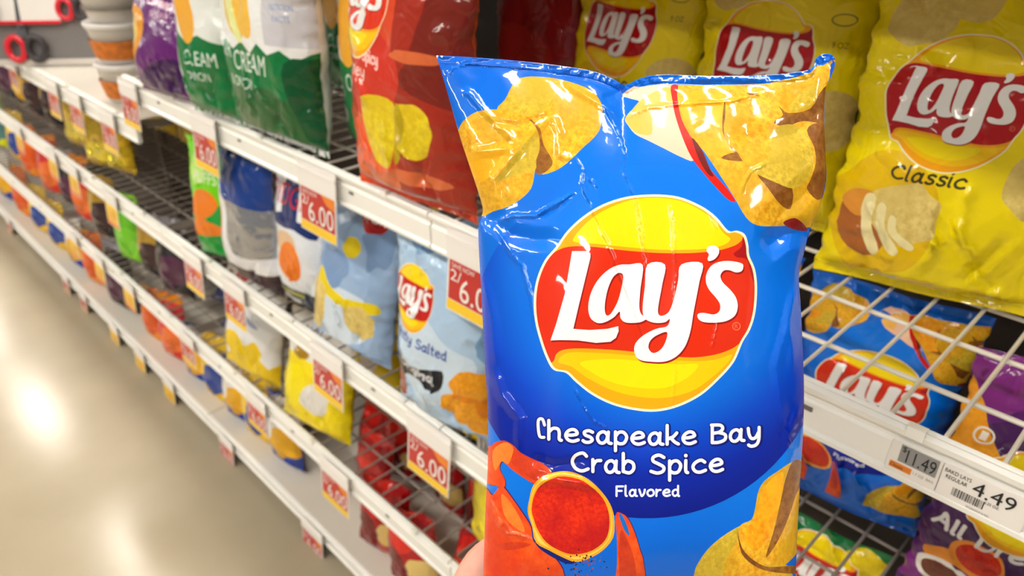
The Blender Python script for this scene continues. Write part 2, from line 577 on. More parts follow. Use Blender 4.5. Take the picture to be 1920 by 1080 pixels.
def logo(tf, mode='shelf', n=2, red=(214, 38, 16), dim=1.0):
    """printed round emblem: cream rim, yellow ball, red ribbon, white script"""
    S = lambda pts: tf(smooth_loop(pts, n))
    out = S(LOGO_OUT)
    c = np.array([552.0, 525.0])
    inn = tf(c+(smooth_loop(LOGO_OUT, n)-c)*0.978)
    def shift(pts, dx, dy): return [(x+dx, y+dy) for x, y in pts]
    Lraw = [L_L]; Sm = [L_S, L_P]
    letters = lambda dx, dy: [[tf(resample(np.array(shift(L_L, dx, dy), float), 60))],
                              [S(shift(L_A, dx, dy)), S(shift(L_AH, dx, dy))],
                              [S(shift(L_Y, dx, dy)), S(shift(L_YH, dx, dy))],
                              [S(shift(L_S, dx, dy))], [S(shift(L_P, dx, dy))]]
    k = lambda c: tuple(int(x*dim) for x in c)
    cl = [[inn]]
    L = [(film(k((255, 246, 205)), mode), [[out]]),
         (film(k((252, 172, 10)), mode), [[inn]]),
         (film(k((255, 226, 0)), mode), [[S(LOGO_TOPBRIGHT)]], cl),
         (film(k((255, 205, 0)), mode), [[S(LOGO_BOTBRIGHT)]], cl),
         (film(k((255, 228, 0)), mode), [[S(LOGO_BOTPALE)]], cl),
         (film(k(red), mode), [[S(LOGO_RED)]], cl),
         (film(k((166, 12, 14)), mode), [[S(LOGO_REDDARK)]], cl),
         (film(k((150, 14, 10)), mode), letters(5, 8)),
         (film(k((250, 250, 250)), mode), letters(0, 0))]
    if n > 2:
        L.insert(7, (film(k((225, 120, 80)), mode), [[tf(ell(962, 628, 19, n=20)), tf(ell(962, 628, 15, n=20))]] + [[tf(q) for q in font_loops('R', 955, 637, 14, 18, -1)[0]]]))
        # the small ring stays above the ribbon
    return L

# ------------------------------------------------------------------ art of the held bag, in print units (v grows downwards)
def cr(pts, x0, y0, s): return np.array([(x0+x/s, y0+y/s) for x, y in pts], float)
def c2(p): return cr(p, 800, 80, 2.919)
def c3(p): return cr(p, 1160, 80, 2.919)
def c4(p): return cr(p, 880, 820, 4.153)
def c5(p): return cr(p, 1260, 820, 4.154)

def held_art(mode='held', n=3, fine=True):
    s = lambda P: smooth_loop(P, n)
    field = uvgrad('blue_field', [(0.0, (0, 88, 208)), (0.30, (0, 116, 232)), (0.60, (0, 98, 214)), (0.90, (0, 118, 230)), (1.0, (0, 104, 220))], axis=1, mode=mode)
    disk = uvgrad('blue_disk', [(0.0, (0, 128, 244)), (0.19, (0, 118, 236)), (0.26, (0, 108, 228)), (0.33, (0, 66, 200)), (0.39, (0, 36, 162)), (0.47, (0, 18, 130))], center=(1.225, 0.500), mode=mode)
    chip = mottled('chip', (226, 150, 22), (250, 200, 50), 260, mode, c3=(205, 160, 28))
    chipg = mottled('chip_olive', (190, 160, 38), (228, 195, 60), 300, mode, c3=(200, 170, 50))
    chipo = mottled('chip_orange', (232, 140, 10), (252, 180, 20), 220, mode, c3=(250, 190, 30))
    brown = mottled('chip_brown_shadow', (128, 74, 24), (168, 112, 40), 200, mode, c3=(112, 62, 26))  # brown of the printed chip shadows, also paints the bag's edge shading
    spice = mottled('spice', (200, 26, 8), (232, 52, 14), 420, mode, c3=(176, 12, 22))
    shell = mottled('crab_shell', (226, 66, 18), (244, 96, 30), 160, mode, c3=(206, 50, 24))
    navy = film((6, 22, 120), mode); white = film((252, 252, 255), mode)
    redp = film((212, 26, 12), mode); peach = film((250, 205, 176), mode)
    rim = film((246, 170, 30), mode); rimp = film((252, 205, 90), mode)
    L = [(field, [[np.array([(700, 0), (1700, 0), (1700, 1300), (700, 1300)], float)]]),
         (disk, [[ell(1213, 640, 332, n=90)]])]
    # chips top left
    A = c2([(385,365),(430,310),(465,240),(500,200),(570,185),(700,195),(800,220),(900,260),(955,330),(962,400),(945,480),(900,535),(860,570),(800,630),(740,680),(680,710),(620,715),(600,620),(560,500),(470,400)])
    A2 = c2([(385,365),(440,300),(480,225),(540,190),(640,190),(750,230),(700,290),(640,370),(560,400),(480,380)])
    Bc = c2([(130,520),(165,490),(200,430),(270,380),(370,365),(480,380),(560,420),(610,490),(618,580),(600,640),(590,720),(570,800),(510,860),(440,900),(360,925),(290,950),(200,850),(150,650)])
    B2 = c2([(370,760),(420,700),(510,580),(600,500),(618,580),(600,640),(592,700),(500,720),(420,750)])
    L += [(brown, [[s(c2([(560,480),(620,560),(650,620),(700,640),(690,700),(640,718),(600,716),(590,640)]))]]),
          (chip, [[s(A)]]), (chipg, [[s(A2)]]),
          (brown, [[s(c2([(560,420),(620,470),(640,560),(690,650),(660,700),(615,716),(600,650),(600,560)]))]]),
          (chip, [[s(Bc)]]), (chipg, [[s(B2)]]),
          (chipo, [[s(c2([(130,600),(220,600),(340,600),(480,590),(420,660),(360,720),(300,760),(230,690)]))]])]
    # chips top right
    L += [(peach, [[s(c3([(20,285),(90,235),(140,215),(200,180),(360,180),(330,300),(320,430),(370,540),(410,645),(340,625),(250,580),(160,535),(90,500),(50,450),(35,420),(60,380),(115,325),(60,305)]))]]),
          (film((250, 190, 90), mode), [[s(c3([(140,300),(300,225),(330,240),(300,330),(190,400),(180,500),(90,490),(38,420),(60,385)]))]]),
          (chip, [[s(c3([(335,180),(600,180),(900,150),(1060,120),(1180,60),(1260,110),(1240,400),(1240,800),(1160,950),(1050,1010),(950,1000),(860,1005),(760,1000),(700,960),(640,860),(590,780),(470,600),(380,500),(320,400),(305,300)]))]]),
          (redp, [[s(c3([(285,240),(325,235),(320,290),(345,420),(400,520),(455,590),(500,690),(560,760),(610,820),(640,870),(600,860),(540,800),(470,720),(400,630),(350,520),(310,400),(295,320)]))]]),
          (film((110, 14, 10), mode), [[s(c3([(400,520),(455,585),(500,690),(520,730),(490,720),(440,640)]))]]),
          (chipo, [[s(c3([(345,300),(480,255),(640,300),(580,380),(575,480),(620,560),(690,630),(600,640),(500,610),(420,520),(360,430)]))]]),
          (brown, [[s(c3([(560,630),(640,600),(700,640),(640,648)]))], [s(c3([(575,340),(585,340),(585,470),(640,570),(700,640),(690,650),(610,570),(568,480)]))],
                   [s(c3([(700,275),(800,300),(880,350),(930,385),(1050,360),(1120,250),(1240,200),(1240,460),(1100,440),(1000,430),(920,460),(850,440),(870,400),(800,340)]))],
                   [s(c3([(1030,480),(1085,440),(1200,460),(1240,800),(1130,840),(1085,860),(1030,800),(1050,750),(1078,660),(1070,570)]))],  # right strip: shading at the bag's edge, painted in brown
                   [s(c3([(760,720),(860,765),(950,800),(940,910),(880,880),(820,800)]))]]),
          (chip, [[s(c3([(600,380),(640,300),(760,290),(850,325),(900,395),(850,430),(860,470),(840,600),(720,690),(650,600),(590,540),(575,450)]))]]),
          (chipg, [[s(c3([(860,470),(960,450),(1040,520),(1068,640),(1040,740),(960,798),(860,765),(760,720),(720,690),(800,640),(840,600)]))],
                   [s(c3([(930,360),(1020,250),(1100,235),(1060,330),(1000,370)]))]]),
          (film((140, 14, 24), mode), [[s(c3([(900,985),(960,960),(1010,990),(1030,1030),(950,1020)]))]])]  # dark red patch: shading of the bag painted into the print
    L += [(field, [[np.array([(1150,60),(1150,142),(1172,160),(1200,163),(1240,158),(1320,160),(1430,158),(1480,148),(1520,136),(1531,124),(1545,122),(1560,112),(1575,100),(1575,60)], float)]])]
    # lower arc chips bottom right
    L += [(chipg, [[s(c5([(600,660),(440,740),(300,850),(210,970),(170,1080),(150,1400),(980,1400),(900,1000),(760,1000),(600,920),(520,760)]))]]),
          (chip, [[s(c5([(560,760),(480,850),(420,960),(400,1100),(420,1400),(900,1400),(880,1050),(760,1010),(620,930)]))]]),
          (brown, [[s(c5([(510,720),(545,860),(640,960),(760,1010),(960,1000),(960,1060),(760,1045),(640,1000),(540,900)]))]]),
          (chip, [[s(c5([(1100,170),(1010,175),(930,195),(830,260),(720,340),(670,430),(650,540),(620,640),(540,680),(520,760),(560,860),(640,950),(760,1000),(860,1000),(940,940),(1000,850),(1080,600)]))]]),
          (chipo, [[s(c5([(860,270),(740,360),(690,460),(665,560),(640,650),(570,720),(580,830),(660,880),(760,760),(830,560),(870,400)]))]]),
          (brown, [[s(c5([(935,195),(1000,180),(1060,240),(1010,360),(965,450),(930,560),(860,740),(780,880),(730,935),(760,830),(800,700),(850,480),(880,340)]))]])]
    # crab, bowl of spice
    cl1 = s(c4([(120,90),(165,70),(200,40),(270,25),(340,60),(400,120),(500,170),(580,210),(640,270),(580,330),(510,360),(430,320),(330,250),(290,212),(250,190),(238,250),(278,330),(270,390),(200,375),(120,330)]))
    cl2 = s(c4([(60,390),(130,395),(180,450),(250,380),(330,470),(420,600),(480,700),(500,810),(620,900),(690,970),(740,1080),(760,1400),(40,1400),(60,900),(60,600)]))
    cl3 = s(c4([(1140,600),(1190,595),(1240,640),(1290,750),(1330,880),(1360,1000),(1385,1400),(1130,1400),(1150,1000),(1150,800)]))
    ctr = lambda P, k: P.mean(0)+(P-P.mean(0))*k
    L += [(film((60, 24, 90), mode), [[cl1+np.array([1.6, 1.2])], [cl2+np.array([1.8, -1.5])], [cl3+np.array([1.5, -1])]]),
          (shell, [[cl1], [cl2], [cl3]]),
          (mottled('crab_light', (250, 110, 34), (252, 140, 50), 120, mode), [[s(c4([(180,110),(270,40),(340,75),(330,150),(300,210),(250,185),(200,260)]))], [s(c4([(250,440),(330,520),(400,640),(430,740),(340,690),(270,600)]))]]),
          (mottled('crab_dark', (190, 50, 24), (214, 66, 30), 140, mode), [[s(c4([(330,190),(430,150),(560,230),(610,280),(540,340),(480,320),(400,260)]))], [s(c4([(1180,720),(1240,820),(1290,980),(1300,1200),(1190,1200),(1165,950)]))], [s(c4([(200,840),(330,815),(480,830),(420,860),(280,880)]))]]),
          (film((20, 110, 200), mode), [[s(c4([(1165,605),(1190,605),(1225,680),(1248,765),(1205,720)]))]]),
          (film((14, 30, 110), mode), [[s(c4([(510,800),(640,880),(760,950),(840,975),(760,985),(640,930),(540,860)]))]]),
          (rim, [[s(c4([(700,265),(800,270),(900,310),(980,370),(1060,460),(1110,550),(1130,650),(1120,780),(1040,880),(940,940),(840,970),(760,950),(620,880),(520,820),(490,700),(455,580),(470,470),(500,370),(580,300)]))]]),
          (rimp, [[s(c4([(700,275),(800,282),(890,322),(970,385),(1045,470),(1095,560),(1112,650),(1100,770),(1030,865),(935,922),(840,950),(765,932),(630,865),(535,810),(500,700),(468,580),(482,475),(512,380),(590,310)]))]]),
          (rim, [[s(c4([(690,290),(850,310),(960,375),(1050,470),(1098,580),(1103,700),(1070,810),(965,895),(830,930),(710,905),(590,830),(518,725),(490,640),(472,560),(492,450),(545,360)]))]]),
          (spice, [[s(c4([(690,305),(850,325),(950,385),(1040,475),(1085,585),(1090,700),(1058,800),(960,880),(830,912),(720,890),(600,818),(532,718),(503,640),(485,560),(505,455),(555,375)]))]])]
    if fine:
        rng = random.Random(5)
        dots = [[ell(1090+rng.gauss(0, 17), 1055+rng.gauss(0, 10), rng.uniform(.8, 2.2), n=6)] for _ in range(60)]
        L.append((film((150, 60, 40), mode), dots[:30])); L.append((film((20, 30, 60), mode), dots[30:]))
    # lettering
    b1 = lambda x: 833-((x-1225)/220.0)**2*12
    b2 = lambda x: 887-((x-1225)/150.0)**2*5
    b3 = lambda x: 930
    t1 = text_shapes('hesapeake Bay', 1029, 1424, b1, 22, 6.1)
    t1c = [[stroke(smooth_loop(np.array([(1021,797),(1017,786),(1010,787),(1009,800),(1012,818),(1020,820)], float), 4, False), 5.5)]]
    t2 = text_shapes('Crab Spice', 1073, 1355, b2, 22.5, 6.2)
    t3 = text_shapes('Flavored', 1156, 1273, b3, 12, 3.8)
    if fine:
        o1 = text_shapes('hesapeake Bay', 1029, 1426, lambda x: b1(x)+1, 22, 12); o1c = [[stroke(smooth_loop(np.array([(1021,797),(1017,786),(1010,787),(1009,800),(1012,818),(1020,820)], float), 4, False), 10)]]
        o2 = text_shapes('Crab Spice', 1073, 1356, lambda x: b2(x)+1, 22.5, 12)
        L.append((navy, o1+o1c+o2))
    L.append((white, t1+t1c+t2+t3))
    L += logo(lambda P: np.asarray(P)/2.4+np.array([980.0, 350.0]), mode, 4 if fine else 2, red=(222, 44, 8))
    return L

# ------------------------------------------------------------------ the held bag
H_LEFT = [(818,104),(832,150),(845,195),(862,255),(880,310),(896,358),(905,392),(900,412),(897,430),(898,470),(903,560),(908,660),(914,760),(915,860),(910,960),(906,1080),(904,1165)]
H_TOP = [(818,104),(880,107),(960,113),(1040,122),(1110,133),(1150,148),(1172,159),(1200,147),(1240,140),(1320,142),(1430,141),(1495,135),(1522,128),(1530,110),(1545,101),(1560,103),(1566,112)]
H_RIGHT = [(1566,112),(1564,128),(1556,148),(1548,168),(1545,220),(1548,290),(1549,340),(1536,390),(1520,428),(1506,480),(1498,520),(1502,584),(1507,706),(1507,783),(1503,860),(1497,960),(1492,1080),(1490,1165)]
_l = smooth_loop(np.array(H_LEFT, float), 5, False); _t = smooth_loop(np.array(H_TOP, float), 5, False); _r = smooth_loop(np.array(H_RIGHT, float), 5, False)
H_OUT = np.concatenate([_t[:-1], _r[:-1], np.array([(1490, 1165), (904, 1165)], float), _l[::-1][1:-1]])
def h_edges(v):
    l = np.interp(v, _l[:, 1], _l[:, 0])
    yy = np.maximum.accumulate(_r[:, 1]); r = np.interp(v, yy, _r[:, 0])
    return l, r
def h_top(u): return np.interp(u, _t[:, 0], _t[:, 1])

# creases: (points, height mm, half width)
CREASES = [
 ([(1128,185),(1140,210),(1158,238),(1172,290),(1167,322),(1190,365),(1200,420),(1208,470),(1218,520),(1228,612)], .9, 5),
 ([(1078,290),(1095,320),(1090,345),(1110,390),(1135,445),(1158,505),(1190,580),(1222,680)], .9, 5),
 ([(1254,372),(1262,430),(1268,520),(1262,620),(1266,700),(1260,765)], .6, 5),
 ([(934,434),(958,476),(980,498),(988,530),(998,560),(1003,620)], 1.0, 6),
 ([(935,416),(962,404),(1005,405),(1030,388),(1080,360)], 1.3, 7),
 ([(1008,408),(1045,392),(1078,362)], -.8, 6),
 ([(836,146),(848,128),(880,119),(960,124),(1060,134)], .8, 5),
 ([(868,168),(884,178),(905,205),(940,240),(978,276)], 1.6, 12),
 ([(878,287),(925,282),(978,276)], 1.5, 14),
 ([(978,276),(950,305),(926,336),(928,396)], 1.8, 14),
 ([(978,276),(1000,250),(1036,214)], 1.4, 12),
 ([(1036,214),(1048,250),(1050,290),(1075,300)], 1.4, 12),
 ([(920,228),(970,236),(1036,214)], -1.2, 10),
 ([(1055,150),(1090,175),(1130,198),(1165,222)], 1.4, 10),
 ([(1172,160),(1150,180),(1128,185)], -1.0, 10),
 ([(1170,222),(1215,202),(1265,196),(1370,190),(1440,172)], 1.0, 6),
 ([(1388,365),(1398,335),(1412,318),(1440,305)], 1.0, 7),
 ([(1100,330),(1120,352)], .9, 4), ([(1330,395),(1345,430)], .5, 5),
 ([(914,930),(926,950),(938,985),(945,978),(958,1000),(1000,1012)], 1.3, 6),
 ([(922,965),(948,1000),(985,1005)], 1.1, 6),
 ([(1078,728),(1092,760),(1112,790),(1145,806)], .7, 4),
 ([(1348,590),(1343,615),(1334,655)], .6, 4),
 ([(1545,200),(1490,250),(1440,262),(1370,250)], -2.6, 34),
 ([(1549,330),(1500,370),(1455,410),(1440,470)], -3.2, 36),
 ([(900,408),(930,415),(958,440),(1000,448),(1060,452)], -2.2, 26),
 ([(1520,430),(1470,440),(1430,470)], -4.0, 30),
 ([(1492,540),(1478,600),(1488,700)], 1.5, 14), ([(1478,600),(1455,690),(1470,800)], 1.2, 14),
 ([(1500,760),(1478,820),(1470,900)], 1.4, 12), ([(1460,780),(1490,840),(1478,880)], 1.0, 9),
 ([(925,690),(940,740),(975,785),(972,850)], 1.6, 14), ([(905,520),(925,600),(930,690)], 1.2, 16),
 ([(1000,905),(1040,898),(1090,905),(1122,920)], 1.4, 12),
 ([(995,860),(1040,875),(1100,862)], -1.2, 16),
 ([(1060,142),(1110,150),(1168,172)], -.8, 9),
]
HD = 0.52   # distance of the bag's mid plane along the view axis, metres
def held_depth(u, v):
    l, r = h_edges(v)
    s = np.clip((u-(l+r)/2)/((r-l)/2), -1, 1)
    t = v-h_top(np.clip(u, 818, 1566))
    rise = np.clip((t-16)/330, 0, 1)
    g = np.sin(rise*PI/2)**0.8
    low = np.clip((1165-v)/160, 0, 1); g = g*np.sin(low*PI/2)**0.5
    a = np.clip(1-np.abs(s)**2.8, 0, 1)**0.62
    h = 34*a*g
    h += 1.3*np.sin(u*0.021+v*0.006+1)*a*g*1.2+0.9*np.sin(v*0.019-u*0.008)*a*g
    # gathered ripples under the top seal
    h += 1.6*np.sin(u*0.075+np.sin(v*.02))*np.exp(-np.clip(t-14, 0, None)/50.0)*np.clip((t-12)/20, 0, 1)
    # crimped seal ribs
    h += 0.25*np.sin(t*1.1)*(t < 17)
    # top right flap folds forward, corner tip turned up
    for pts, amp, w in CREASES:
        w = w*.75 if w < 10 else w
        lo = np.min(pts, 0)-w*2; hi = np.max(pts, 0)+w*2
        m = (u > lo[0]) & (u < hi[0]) & (v > lo[1]) & (v < hi[1])
        if not m.any(): continue
        d, par = seg_dist(u[m], v[m], pts)
        x = np.clip(1-d/w, 0, 1)
        k = x*x*(3-2*x)*0.3+x*0.7
        h[m] += amp*1.35*k*np.clip(np.minimum(par, 1-par)*6+0.15, 0, 1)
    return h
def px_point(u, v, dist):
    return CAMP+dist[:, None]*(Fv+Rv*((u-960)/FPX)[:, None]-Uv*((v-540)/FPX)[:, None])
HELD_O = px_point(np.array([1205.0]), np.array([1165.0]), np.array([HD]))[0]
def held_front(u, v): return px_point(u, v, HD-held_depth(u, v)/1000)-HELD_O
def held_back(u, v):
    l, r = h_edges(v)
    s = np.clip((u-(l+r)/2)/((r-l)/2), -1, 1)
    t = np.clip((v-h_top(np.clip(u, 818, 1566)))/300, 0, 1)
    g = np.sin(t*PI/2)*np.sin(np.clip((1165-v)/160, 0, 1)*PI/2)**.5
    h = 22*np.clip(1-np.abs(s)**2.4, 0, 1)**.7*g
    k = 1-h/1000*1.0/HD*0.6
    return px_point(1205+(u-1205)*k, 640+(v-640)*k, HD+h/1000)-HELD_O

art = held_art('held', 3, True)
extra = []
for pts, amp, w in CREASES:
    P = smooth_loop(np.array(pts, float), 3, False)
    extra.append(P)
extra.append(np.array([(u, float(h_top(u))+15) for u in np.arange(822, 1560, 6)]))
V, T, idx, ol = sheet(H_OUT, art, 5.0, extra)
mats = [film((0, 100, 230), 'held')]+[a[0] for a in art]
Vb, Tb, ib, _ = sheet(H_OUT, [], 14.0)
blueback = film((0, 84, 205), 'held')
seal = film((0, 96, 226), 'held')
SHEETS = [(V, T, idx, mats, held_front, -Fv, 0.8), (Vb, Tb, ib, [blueback], held_back, Fv, 1.0)]
def in_seal(C): return (C[:, 1]-h_top(np.clip(C[:, 0], 818, 1566)) < 15) & (C[:, 1] < 178)
held = empty('potato_chip_bag', tuple(HELD_O))
tag(held, 'large bright blue chip bag held up by a hand in front of the shelves', 'chip bag')
link('pouch', surface_mesh('held_pouch', band(SHEETS, lambda C: ~in_seal(C)), (0.001, 0.001)), held)
link('top_seal', surface_mesh('held_top_seal', band(SHEETS, in_seal), (0.001, 0.001)), held)
# ------------------------------------------------------------------ generic shelf bags (print units: cm, v grows upwards)
def blob(cx, cy, rx, ry=None, seed=0, n=14, rough=.10, rot=0.0):
    rng = random.Random(seed)
    P = ell(cx, cy, rx, ry, n, rot)
    c = np.array([cx, cy])
    P = c+(P-c)*np.array([[1+rng.uniform(-rough, rough)] for _ in range(n)])
    return smooth_loop(P, 3)
def rect(x0, y0, x1, y1): return np.array([(x0, y0), (x1, y0), (x1, y1), (x0, y1)], float)
def poly(*p): return smooth_loop(np.array(p, float), 3)
def zig(x0, x1, y, a, n, yb, seed=1):
    rng = random.Random(seed)
    P = [(x0, yb)]+[(x0+(x1-x0)*i/n, y+(a if i % 2 else -a)*rng.uniform(.4, 1)) for i in range(n+1)]+[(x1, yb)]
    return np.array(P, float)
def tfl(cx, cy, w): return lambda P: np.stack([cx+(np.asarray(P)[:, 0]-552)*w/1000, cy-(np.asarray(P)[:, 1]-525)*w/1000], 1)
def txt(s, x0, y0, w, h): return font_loops(s, x0, y0, w, h, 1) and [font_loops(s, x0, y0, w, h, 1)[0]]
def stx(s, x0, x1, y, xh, w, slope=0.0): return text_shapes(s, x0, x1, lambda x: y+slope*(x-x0), xh, w, 1)
F = film
CH = lambda: mottled('chip', (226, 150, 22), (250, 200, 50), 260, 'shelf', c3=(205, 160, 28))
CHP = lambda: mottled('chip_pale', (214, 184, 96), (238, 216, 130), 120, 'shelf', c3=(226, 200, 110))
CHO = lambda: mottled('chip_orange', (226, 140, 10), (250, 176, 24), 160, 'shelf', c3=(240, 160, 20))
CHY = lambda: mottled('chip_yellow', (222, 190, 10), (246, 224, 30), 100, 'shelf', c3=(236, 200, 20))
SPI = lambda: mottled('spice', (200, 26, 8), (232, 52, 14), 420, 'shelf', c3=(176, 12, 22))

def scale_art(L, k):
    return [tuple([l[0]]+[[map_shape(sh, lambda P: P*k) for sh in grp] for grp in l[1:]]) for l in L]
def art_classic():
    L = [(F((238, 196, 0)), [[blob(7, 12, 8, 9, 3)]]),
         (CHP(), [[blob(6, 37.5, 4.2, 3.2, 5)], [blob(11.5, 40.5, 3.5, 3, 9)], [blob(26, 19.5, 4.6, 5.2, 4)]]),
         (F((176, 100, 40)), [[poly((1.2, 10), (2.8, 6.6), (6.5, 5.2), (8.5, 7.2), (8, 10.5), (5, 13), (2.4, 13))]]),
         (F((228, 150, 50)), [[poly((1.6, 12.6), (3, 14.6), (6, 14.8), (6.6, 12), (3.8, 10.8))]]),
         (CHP(), [[blob(10.4, 12.8, 4.6, 4.6, 8)]]),
         (F((246, 232, 170)), [[poly((5.0, 14.4), (6.4, 14.2), (6.4, 10), (8.2, 6.8), (7.4, 5.8), (5.4, 8.4), (4.6, 11.8))],
                               [poly((7.0, 13.6), (8.0, 13.2), (8.3, 10), (10.8, 7.4), (9.8, 6.6), (7.6, 9), (6.8, 11.6))],
                               [poly((8.8, 12.2), (9.6, 11.8), (10.0, 10), (12.6, 8.6), (12.0, 7.8), (9.3, 9.2), (8.6, 10.8))]]),
         (F((70, 60, 20)), stx('Classic', 7.3, 16.8, 17.6, 1.25, .36)),
         (F((120, 110, 20)), txt('FRESHNESS GUARANTEED', 22, 2.6, 4, .5) + [[ell(25.2, 34.5, 1.9, .9, 24), ell(25.2, 34.5, 1.7, .75, 24)]] + txt('9 OZ', 24, 30.5, 2.4, .9))]
    return scale_art(L+logo(tfl(12.8, 27.8, 17.6), 'shelf', 3, red=(186, 14, 18)), .82)
def art_bay():
    # same print as the held bag, moved into this bag's own units
    out = []
    def mv(P): return np.stack([(P[:, 0]-903)/594*22.5, (1150-P[:, 1])/1045*32.5+4.5], 1)
    for L in held_art('shelf', 1, False):
        e = (L[0], [map_shape(sh, mv) for sh in L[1]])
        if len(L) > 2 and L[2] is not None: e += ([map_shape(sh, mv) for sh in L[2]],)
        out.append(e)
    return out
def art_dressed():
    L = [(F((70, 24, 90)), [[ell(11.5, 18, 13.5, 13.5, 50)]]),
         (F((128, 40, 132)), [[poly((-1, 36), (3, 30), (10, 33), (24, 26), (24, 40), (-1, 40))], [ell(11.5, 4, 13, 4.5, 40)]]),
         (CHO(), [[poly((-.5, 33), (1.5, 31.5), (3.8, 27.5), (6.2, 24.5), (4.6, 21.5), (1.2, 20.5), (-.8, 24))]]),
         (F((246, 150, 40)), [[poly((1.0, 8.4), (4, 10.4), (6.5, 12.2), (5.5, 8.8), (2.5, 7.2))], [ell(7.4, 10.8, 3.3, 2.8, 26)]]),
         (SPI(), [[ell(7.6, 10.9, 2.7, 2.2, 26)]]),
         (F((250, 244, 235)), [[ell(4.5, 6.0, 3.6, 2.3, 24), ell(4.5, 6.0, 2.9, 1.7, 24)], [ell(3.2, 27, 1.2, n=20), ell(3.2, 27, .95, n=20)]]+[[rect(2.8, 26.4, 3.6, 27.6)]]),
         (F((110, 50, 30)), [[ell(4.5, 6.0, 2.9, 1.7, 24)]]),
         (F((250, 248, 252)), stx('All Dressed', 1.4, 19, 12.9, 1.4, .5))]
    return L+logo(tfl(10, 20.5, 13.8), 'shelf', 2, red=(190, 20, 30))
def art_green():
    return [(F((6, 80, 40)), [[ell(11, 16, 11.5, n=40)]]), (CHY(), [[blob(18, 31, 4, 3.5, 2)], [blob(4, 6, 4, 3, 5)]])]+logo(tfl(10.5, 26.5, 15), 'shelf', 2, red=(200, 24, 24))
def art_salted():
    L = [(F((206, 226, 244)), [[blob(12, 13, 8, 8, 2, rough=.2)]]),
         (F((120, 165, 210)), [[poly((20, 30), (26, 34), (26, 16), (21, 18), (22, 24))], [poly((1, 34), (6, 36), (10, 33), (6, 31))]]),
         (CHO(), [[blob(21, 11.5, 4.5, 3.4, 7)], [blob(18.5, 7.2, 3.6, 3.2, 8)], [blob(23, 5.2, 4, 3.2, 9)]]),
         (F((226, 130, 0)), [[blob(19.6, 9.4, 2.4, .6, 4)], [blob(22.4, 7.8, 1.2, 1.8, 4)]]),
         (mottled('potato_skin', (140, 60, 40), (166, 82, 54), 200, 'shelf'), [[ell(2.6, 6.2, 2.3, 3.4, 24)]]),
         (F((32, 34, 40)), [[poly((1, 13.6), (5, 11.6), (10, 12), (15, 13.4), (15, 10.2), (12.6, 8.8), (9, 9.6), (6, 9.2), (3.6, 8.2), (1.6, 10.2))]]),
         (F((225, 228, 235)), stx('Original', 4.0, 13.6, 10.6, .9, .35, -.02)),
         (F((40, 80, 170)), stx('Lightly Salted', .3, 15.5, 16.2, 1.15, .36, -.04))]
    return L+logo(tfl(6.0, 23.6, 11.6), 'shelf', 2, red=(200, 28, 24))
GLY['O'] = (1.1, [[(.5,1.5),(.1,1.2),(0,.7),(.2,.15),(.55,0),(.95,.3),(1.05,.8),(.9,1.3),(.5,1.5)]])
def art_wavy():
    return [(F((214, 230, 246)), [[blob(13, 9, 11, 7, 4, rough=.25)]]),
            (F((128, 160, 205)), [[blob(8, 18, 5, 4, 6, rough=.3)], [blob(20, 26, 4, 5, 3, rough=.3)]]),
            (F((240, 214, 0)), [[poly((4, 16.5), (8, 14), (13, 13), (17, 13.4), (22, 14), (23, 12), (17, 11), (11, 11), (6, 12.4), (3, 14))], [blob(13.5, 23, 2.6, 2.0, 5)]]),
            (CHP(), [[poly((1, 3), (1, 12), (4, 13.5), (8, 12), (7, 5), (4, 2))], [blob(18.5, 9, 4, 3.6, 8)]]),
            (F((196, 30, 30)), [[blob(17, 30, 4, 3, 3)]]), (F((250, 240, 240)), txt('PICK', 14, 28.8, 6, 2.4))]
def art_orange():
    L = [(F((170, 44, 22)), [[rect(14.5, -2, 40, 50)]]),
         (F((128, 34, 20)), [[poly((14, 19), (18, 22), (20, 32), (17, 44), (30, 46), (30, 18))]]),
         (F((244, 92, 40)), [[rect(-2, -2, 13.5, 17)]]),
         (F((214, 54, 34)), [[blob(7.5, 19.5, 8, 6.6, 2, rough=.04)]]),
         (F((250, 210, 0)), [[poly((-2, 10), (1, 12), (2.4, 20), (1, 26), (-2, 26))]]),
         (CHY(), [[poly((7.5, 15.8), (13, 16.4), (15.5, 14.2), (14.5, 10), (13.4, 6.6), (10.6, 6.2), (8, 8.4), (7.2, 12))], [blob(17.8, 12.6, 4, 4, 6)], [poly((10, 36), (14, 34.2), (18, 35.5), (20, 39), (14, 41), (9, 40))]]),
         (F((196, 170, 20)), [[poly((14.8, 16), (16.6, 13.8), (16, 9.4), (14.2, 7), (14.6, 11))]]),
         (F((226, 110, 60)), [[blob(8, 3.6, 7, 1.4, 3)], [blob(18, 5.4, 6, 1.1, 5)], [blob(19, 22.5, 5, .8, 5)]]),
         (F((252, 200, 190)), stx('Sweet & Spicy', .4, 11.2, 21.4, 1.0, .34, -.08)+stx('Honey', .8, 7.8, 18.9, 1.0, .34, -.06))]
    return L+logo(tfl(4.4, 29, 17), 'shelf', 2, red=(232, 54, 22))
